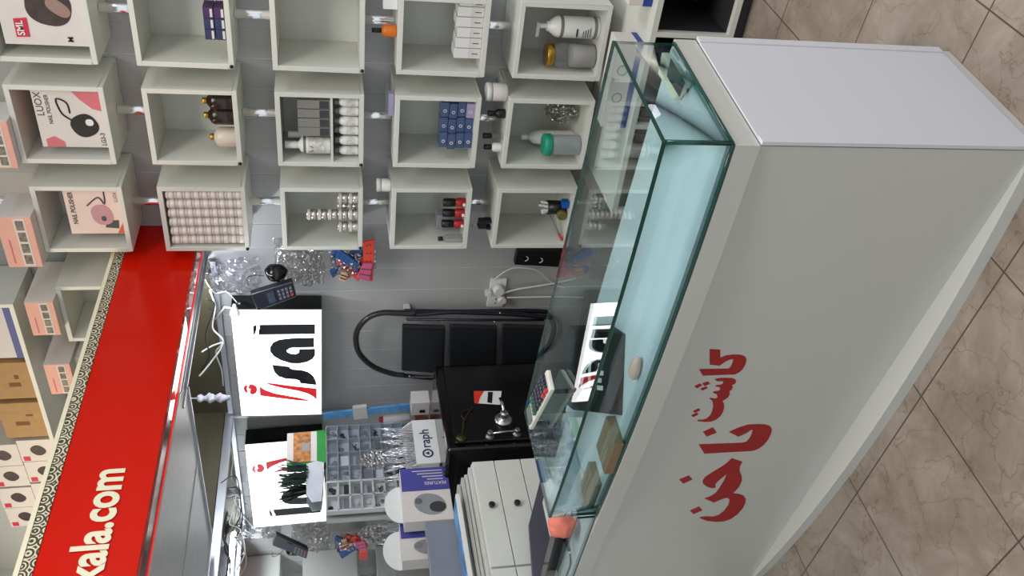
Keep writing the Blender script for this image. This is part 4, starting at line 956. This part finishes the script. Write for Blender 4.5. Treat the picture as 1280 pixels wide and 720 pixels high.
# ================================================================== DISPLAY COUNTER
F0, F1 = Vector((-.652, 1.197, 0)), Vector((-2.95, 1.437, 0))
ud = (F1-F0).normalized(); nd = Vector((ud.y, -ud.x, 0)); nd = nd if nd.y < 0 else -nd            # along, outward
R0 = Vector((-.612, 1.552, 0)); bd = Vector((-ud.y, ud.x, 0)); bd = bd if bd.y > 0 else -bd
ZB, ZT = .623, .753
GL = 1.165                                         # length of the first glass case
def fr_(s, bow, span): t_ = min(max(s/span, 0), 1); return F0+ud*s+nd*(bow*4*t_*(1-t_))
LT = 1.66
t = thing('display_counter', 'white shop counter with red script lettering and bowed glass case on top', 'counter', (F0.x-.7, 1.35, 0))
def along(bow, span, L, n_=28): return [fr_(L*i/n_, bow, span) for i in range(n_+1)]
DEPC = .352
def slab(line, z0, z1, depth, mb=None):
    mb = mb or MB(); back = [F0+bd*depth, F0+ud*LT+bd*depth]
    poly = [p+Vector((0, 0, z0)) for p in line]+[back[1]+Vector((0, 0, z0)), Vector((R0.x, R0.y, z0))]
    return mb.prism(poly, (0, 0, z1-z0))
slab(along(.055, 1.62, LT), 0, .030, DEPC).build('plinth', CWHITE, t, .002)
slab(along(.022, 1.3, LT), ZB-.046, ZB-.0005, DEPC).build('top_board', PANELW, t, .0015)
inn = -.004
body = [F0+nd*inn, F0+ud*LT+nd*inn, F0+ud*LT+bd*.34, Vector((R0.x-.004, R0.y-.004, 0))]
MB().prism([p+Vector((-.003 if i in (0, 3) else 0, 0, .030)) for i, p in enumerate(body)], (0, 0, ZB-.046-.030)).build('front_panel', PANELW, t)
# end panel with its corner posts
eA, eB = F0+Vector((.001, 0, 0)), Vector((R0.x+.001, R0.y, 0)); ed = (eB-eA).normalized(); en = Vector((ed.y, -ed.x, 0))
ENDM = mat('end_panel_white', (214, 214, 220), .4, var=.012, scale=3)
MB().prism([eA+en*.0005+Vector((0, 0, .03)), eB+en*.0005+Vector((0, 0, .03)), eB+en*.0005+Vector((0, 0, ZB-.047)), eA+en*.0005+Vector((0, 0, ZB-.047))], en*.004).build('end_panel', ENDM, t)
for u0, u1 in ((0, .055), (.945, 1)):
    a, c = eA.lerp(eB, u0), eA.lerp(eB, u1)
    MB().prism([a+en*.0046+Vector((0, 0, .03)), c+en*.0046+Vector((0, 0, .03)), c+en*.0046+Vector((0, 0, ZB-.047)), a+en*.0046+Vector((0, 0, ZB-.047))], en*.003).build('corner_post', ENDM, t)
# glass case
gl = along(.020, GL, GL, 20)
bowline = [p+nd*-.006 for p in gl]
RB_ = [Vector((R0.x-.004, R0.y-.012, 0)), F0+ud*GL+bd*.395]
RB_[1] = onZ(655, 515, ZT); RB_[1].z = 0
def gpane(line, z0, z1, th, direction, name, matg):
    b = MB(); n_ = len(line); 
    vs = [p+Vector((0, 0, z0)) for p in line]+[p+Vector((0, 0, z1)) for p in line]; off = direction*th; vs2 = [v+off for v in vs]
    fs = []; 
    for i in range(n_-1): fs.append((i, i+1, n_+i+1, n_+i))
    b.add(vs, fs, 0, True); b.add(vs2, fs, 0, True)
    k = len(vs); allv = vs+vs2; ef = []
    for i in range(n_-1): ef += [(i, i+1, k+i+1, k+i), (n_+i, n_+i+1, k+n_+i+1, k+n_+i)]
    ef += [(0, n_, k+n_, k), (n_-1, 2*n_-1, k+2*n_-1, k+n_-1)]
    b.add(allv, ef, 1); return b.build(name, [matg, EDGE], t)
gpane(bowline, ZB+.0005, ZT-.008, .006, -nd, 'front_glass', GLASS)
eg0, eg1 = bowline[0]-nd*.008, RB_[0]
gpane([eg0, eg1], ZB+.0005, ZT-.008, .006, Vector((-1, .05, 0)), 'end_glass', GLASS)
lg0, lg1 = bowline[-1]-nd*.008, RB_[1]
gpane([lg0, lg0.lerp(lg1, .97)], ZB+.0005, ZT-.008, .006, ud, 'end_glass', GLASS)
top = [p+Vector((0, 0, ZT-.0075)) for p in bowline]+[RB_[1]+Vector((0, 0, ZT-.0075)), RB_[0]+Vector((0, 0, ZT-.0075))]
MB().prism(top, (0, 0, .0075), 0, 1).build('top_glass', [GTOP, EDGE], t)
fl_ = [p-nd*.012+Vector((0, 0, ZB)) for p in bowline]+[RB_[1]*1+Vector((0, 0, ZB)), RB_[0]+Vector((0, 0, ZB))]
fl_[0] += ud*.010; fl_[-1] += ud*.012
MB().prism(fl_, (0, 0, .006)).build('case_floor', CFLOOR, t)
bead = [p+nd*.003+Vector((0, 0, ZB+.0035)) for p in bowline]
MB().tube(bead, .0038, 6).build('green_bead', EDGE, t); MB().tube([bowline[0]+ud*-.001+Vector((0, 0, ZB+.0035)), RB_[0]+ud*-.001+Vector((0, 0, ZB+.0035))], .0035, 6).build('green_bead', EDGE, t)
MB().tube([bowline[0]+Vector((0, 0, ZB+.002)), bowline[0]+Vector((0, 0, ZT-.008))], .0042, 6).build('green_bead', EDGE, t)
# red script lettering on the front panel
pp, pn = F0+nd*(inn+.0002), nd
A_ = lambda x, y: onP(850+x/6, 430+y/6, pp, pn)
B_ = lambda x, y: onP(840+x/6, 540+y/6, pp, pn)
sc = MB()
polysA = [[(222, 38), (300, 42), (302, 102), (340, 86), (400, 78), (455, 80), (485, 92), (497, 112), (492, 145), (470, 185), (440, 212), (410, 226), (170, 235), (143, 188), (360, 184), (372, 178), (385, 160), (398, 125), (396, 112), (375, 114), (345, 126), (295, 160), (222, 152)],
 [(260, 262), (300, 254), (350, 253), (395, 256), (415, 265), (420, 280), (412, 295), (390, 305), (395, 322), (388, 340), (370, 350), (372, 375), (362, 395), (340, 412), (318, 424), (328, 445), (330, 475), (320, 510), (300, 540), (270, 565), (230, 580), (180, 582), (130, 575), (132, 568), (170, 568), (200, 558), (225, 535), (240, 505), (248, 470), (246, 440), (238, 420), (220, 408), (228, 403), (265, 410), (282, 400), (275, 375), (245, 362), (255, 355), (290, 350), (302, 338), (296, 322), (265, 314), (275, 308), (315, 303), (326, 288), (318, 276), (280, 278)],
 [(108, 315), (148, 296), (166, 308), (126, 330)], [(168, 294), (210, 280), (224, 296), (182, 313)], [(152, 334), (195, 318), (206, 328), (166, 348)],
 [(98, 502), (140, 482), (152, 494), (112, 514)], [(84, 534), (126, 514), (138, 526), (98, 546)],
 [(172, 658), (246, 624), (274, 662), (200, 692)]]
for pl in polysA: sc.prism([A_(*p) for p in pl], nd*.0012)
polysB = [[(428, -2), (497, 33), (560, 5), (590, -18), (605, -18), (600, 5), (585, 40), (560, 70), (530, 80), (200, 92), (242, 160), (560, 142), (610, 138), (650, 122), (690, 92), (720, 55), (742, 10), (748, -20), (736, -44), (705, -56), (650, -60), (570, -56), (500, -35)],
 [(448, 196), (526, 222), (508, 255), (506, 290), (520, 325), (524, 360), (505, 405), (475, 440), (452, 458), (500, 464), (535, 476), (552, 500), (550, 530), (530, 570), (490, 615), (440, 650), (390, 668), (330, 672), (260, 664), (208, 644), (215, 636), (260, 632), (310, 634), (350, 622), (390, 590), (420, 550), (432, 515), (424, 495), (405, 492), (370, 502), (314, 527), (244, 497), (290, 480), (325, 458), (355, 420), (390, 362), (412, 312), (380, 335), (340, 370), (324, 390), (326, 414), (300, 420), (262, 408), (232, 385), (230, 362), (250, 335), (290, 308), (350, 272), (400, 240)],
 [(53, 356), (125, 325), (152, 354), (84, 385)], [(135, 588), (203, 558), (227, 585), (160, 614)]]
for pl in polysB: sc.prism([B_(*p) for p in pl], nd*.0012)
sc.build('script_lettering', DRED, t)

# second glass unit left of the first
G0, G1 = GL+.012, 1.64
l2 = [fr_(G0, .0, 1)-nd*.004, fr_(G1, 0, 1)-nd*.004]
b = MB(); off = -nd*.006
zt2 = ZB+.05
gp = MB().prism([l2[0]+Vector((0, 0, ZB+.0005)), l2[1]+Vector((0, 0, ZB+.0005)), l2[1]+Vector((0, 0, zt2)), l2[0]+Vector((0, 0, zt2))], off, 0, 1).build('side_glass', [GLASS, EDGE], t)
MB().prism([l2[0]+off*2+Vector((0, 0, ZB)), l2[1]+off*2+Vector((0, 0, ZB)), l2[1]+bd*.30+Vector((0, 0, ZB)), l2[0]+bd*.30+Vector((0, 0, ZB))], (0, 0, .004)).build('side_case_floor', CFLOOR, t)
rb = [onZ(712, 652, ZB+.006), onZ(690, 730, ZB+.006), onZ(679, 730, ZB+.055), onZ(699, 652, ZB+.055)]
MB().prism(rb, Vector((-.02, .035, 0))).build('black_back_rail', BLACKG, t)

# ------------------------------------------------------------------ goods in and on the counter
zc = ZB+.0065
dv = [onZ(836, 65, zc), onZ(831, 92, zc), onZ(851, 126, zc), onZ(867, 105, zc)]
t = thing('thermometer', 'small cream device with dark screen in the glass case corner', 'device', (dv[0]+dv[2])/2)
MB().prism(dv, (0, 0, .016)).build('device_body', mat('cream_plastic', (226, 222, 200), .4), t, .004)
cc = sum(dv, Vector())/4
in_ = [onZ(839.5, 73, zc+.016), onZ(834.5, 95, zc+.016), onZ(850, 121, zc+.016), onZ(857, 103, zc+.016)]
MB().prism([p+Vector((0, 0, .0008)) for p in in_], (0, 0, .0012)).build('screen', mat('lcd_dark', (30, 40, 48), .55, var=.5, scale=160, spec=.1), t)
bt_ = onZ(860, 113, zc+.0165); MB().lathe(bt_, Z_, [(.004, 0), (.004, .001)], 10).build('button', BLACK, t)
# black stand with white print
c = Vector((-1.375, 1.415, zc)); ca, sa = math.cos(-.5), math.sin(-.5)
ux, uy = Vector((-ca, sa, 0)), Vector((sa, ca, 0))
t = thing('display_stand', 'black wedge shaped display stand with white print in the glass case', 'stand', c)
w2, d2 = .098, .055
MB().hexa([c-ux*w2-uy*d2, c+ux*w2-uy*d2, c+ux*w2+uy*d2, c-ux*w2+uy*d2, c-ux*w2+uy*.005+Z_*.104, c+ux*w2+uy*.005+Z_*.104, c+ux*w2+uy*d2+Z_*.108, c-ux*w2+uy*d2+Z_*.108]).build('stand_body', mat('stand_black', (8, 9, 10), .5, spec=.15), t, .002)
upv = (uy*.06+Z_*.104).normalized(); nv = (-uy+Z_*.6).normalized()
fc = c-uy*.0262+Z_*.052
b = MB()
for k in range(5): b.obox(fc+ux*(.036-.018*k)+upv*(-.004+.002*(k % 2))+nv*.001, ux*.0055, upv*(.007-.002*(k % 2)), nv*.0006)
b.obox(fc+upv*.022+nv*.001, ux*.05, upv*.003, nv*.0006); b.build('white_print', PAPER, t)
c = onZ(800, 460, zc); tag(MB().blob(c+Z_*.012, (.034, .014, .012), .08, 2, 18, 0, 2).build('pink_pad', mat('pale_pink', (222, 176, 160), .6)), 'pale pink oval pad beside black display stand', 'pad')
for lab, p, L_, w_, h_ in (('tan flat carton lying in the glass case behind black stand', (768, 556), .060, .042, .024), ('brown flat carton near the left end of glass case', (743, 606), .055, .036, .020)):
    c = onZ(*p, zc); t = thing('flat_carton', lab, 'box', c, 'brown flat cartons in glass case'); MB().obox(c+Z_*h_/2, ud*L_, bd*w_, (0, 0, h_/2)).build('carton_body', mat('dark_kraft', (128, 108, 78), .7), t, .001)
    MB().obox(c+Z_*(h_+.0006), ud*L_*.98, bd*w_*.12, (0, 0, .0005)).build('tape', mat('tape_tan', (146, 126, 92), .3), t)
a = onZ(728, 612, zc); tag(MB().obox(a+Z_*.004, ud*.05, bd*.035, (0, 0, .003)).build('note_pad', PAPER), 'small white note pad beside brown flat cartons', 'pad')
# calculator on the glass top
zk = ZT+.020
k0 = onZ(694, 487, zk); ka = onZ(667, 537, zk)-k0; kb = (onZ(683, 437, ZT+.002)-k0)*.48
t = thing('calculator', 'white desk calculator with dark and coloured keys on glass top', 'calculator', k0+ka/2+kb/2)
zl = zh = Z_*.012
MB().hexa([k0, k0+ka, k0+ka+kb, k0+kb, k0+zl, k0+ka+zh, k0+ka+kb+zh, k0+kb+zl]).build('calculator_body', mat('ivory_plastic', (222, 222, 210), .4), t, .003)
for u in (.1, .9):
    q_ = k0+ka*u+kb*.12; MB().cyl(Vector((q_.x, q_.y, ZT+.0004)), q_+Z_*.002, .006, 12).build('foot', DARK, t)
kn = (ka+zh-zl).cross(kb).normalized(); kn = kn if kn.z > 0 else -kn
def kq(u, v): return k0+zl+(ka+zh-zl)*u+kb*v
MB().obox(kq(.86, .5)+kn*.002, (ka*.07), kb*.4, kn*.002).build('display', mat('lcd_grey', (120, 130, 120), .2), t)
kc = [mat('key_dark', (34, 38, 60), .4), mat('key_red2', (190, 40, 60), .4), mat('key_green', (40, 110, 80), .4)]
for i in range(6):
    for j in range(5): MB().obox(kq(.10+.105*i, .14+.18*j)+kn*.004, ka*.036, kb*.065, kn*.0045).build('key', kc[1] if (j == 0 and i < 2) else kc[2] if i == 5 else kc[0], t, .001)
# salmon cloth bundle, black stick in side case
c = onZ(724, 655, ZB+.004); 
tag(MB().blob(c+Z_*.050, (.040, .032, .036), .22, 2.2, 24, 0, 8).build('cloth_pouch', SKINP), 'salmon pink cloth pouch at the end of glass case', 'pouch')
p0, p1 = onZ(703, 668, ZB+.02), onZ(713, 692, ZB+.006)
t = thing('black_pen', 'black pen with silver tip beside salmon pouch', 'pen', p1); MB().tube([p0, p0.lerp(p1, .85)], .005, 8).build('barrel', BLACK, t); MB().tube([p0.lerp(p1, .86), p1], .003, 8).build('tip', CHROME, t)
cable('black_cable', 'thin black cable lying on the floor of side case', [onZ(712, 690, ZB+.007), onZ(713, 705, ZB+.007), onZ(708, 720, ZB+.007), onZ(707, 740, ZB+.007)], .0022, BLACK)
# dark grey screen behind side case
sX = [onY(683, 603, 1.72), onY(660, 655, 1.72), onY(672, 725, 1.62), onY(700, 705, 1.60)]
t = thing('desk_monitor', 'dark blue grey monitor back between the drawers and counter', 'monitor', (sX[2]+sX[3])/2)
MB().prism([onX(675, 601, -2.38), onX(661, 655, -2.38), onX(668, 750, -2.38), onX(676, 750, -2.38), onX(695, 665, -2.38), onX(690, 630, -2.38)], (-.018, 0, 0)).build('casing', mat('slate_plastic', (78, 78, 92), .4), t, .002)

# ================================================================== LOW CABINET BEHIND THE COUNTER
t = thing('low_cabinet', 'low open white cabinet behind counter holding dark wrapped goods', 'cabinet', (-1.1, 2.62, 0))
x0, x1, y0, y1, z0, z1 = -1.60, -.30, 2.43, 2.868, .045, .318
b = MB(); b.box(x0, x1, y0, y1, z0, z0+.018); b.box(x0, x1, y0, y1, z1-.018, z1)
for xx in (x0, -1.27, -.955, -.63, x1-.016): b.box(xx, xx+.016, y0, y1, z0+.018, z1-.018)
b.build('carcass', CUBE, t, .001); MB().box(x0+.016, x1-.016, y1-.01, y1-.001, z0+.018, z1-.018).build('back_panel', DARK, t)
MB().box(x0+.02, x1-.02, y0+.03, y1-.02, .0, z0).build('plinth', DARK, t)
BAYSHADE = mat('bay_shade_sheet', (46, 44, 48), .6)  # added dark sheets stand in for the shade inside the bays
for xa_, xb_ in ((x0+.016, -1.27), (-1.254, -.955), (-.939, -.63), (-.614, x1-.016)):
    b = MB(); b.box(xa_+.001, xb_-.001, y0+.02, y1-.012, z0+.0185, z0+.021); b.box(xa_+.001, xa_+.003, y0+.02, y1-.012, z0+.021, z1-.02); b.box(xb_-.003, xb_-.001, y0+.02, y1-.012, z0+.021, z1-.02); b.build('bay_shade_sheet', BAYSHADE, t)
DW2 = mat('dark_film', (56, 56, 74), .15, var=.6, scale=25, bump=.6)
for i, (cx, w_, h_, lab) in enumerate(((-.80, .085, .085, 'dark film wrapped bundle in low cabinet nearest the counter end'), (-1.10, .09, .09, 'dark film wrapped bundle in low cabinet middle bay'), (-.46, .08, .08, 'dark film wrapped bundle in low cabinet right bay'))):
    tag(MB().blob((cx, 2.56, z0+.026+h_*.95), (w_*.85, .06, h_*.8), .12, 2.6, 24, 0, i+3, False).build('wrapped_bundle', DW2), lab, 'bundle', 'dark wrapped bundles in low cabinet')
circles_box('stock_carton', 'white carton with circle marks seen through the glass top', -1.285, -.99, 2.47, 2.55, z1+.0005, z1+.085, (.0, .22))
circles_box('stock_carton', 'white carton with blue band on low cabinet above the counter', -.875, -.62, 2.47, 2.55, z1+.0005, z1+.075, (.0, .40))
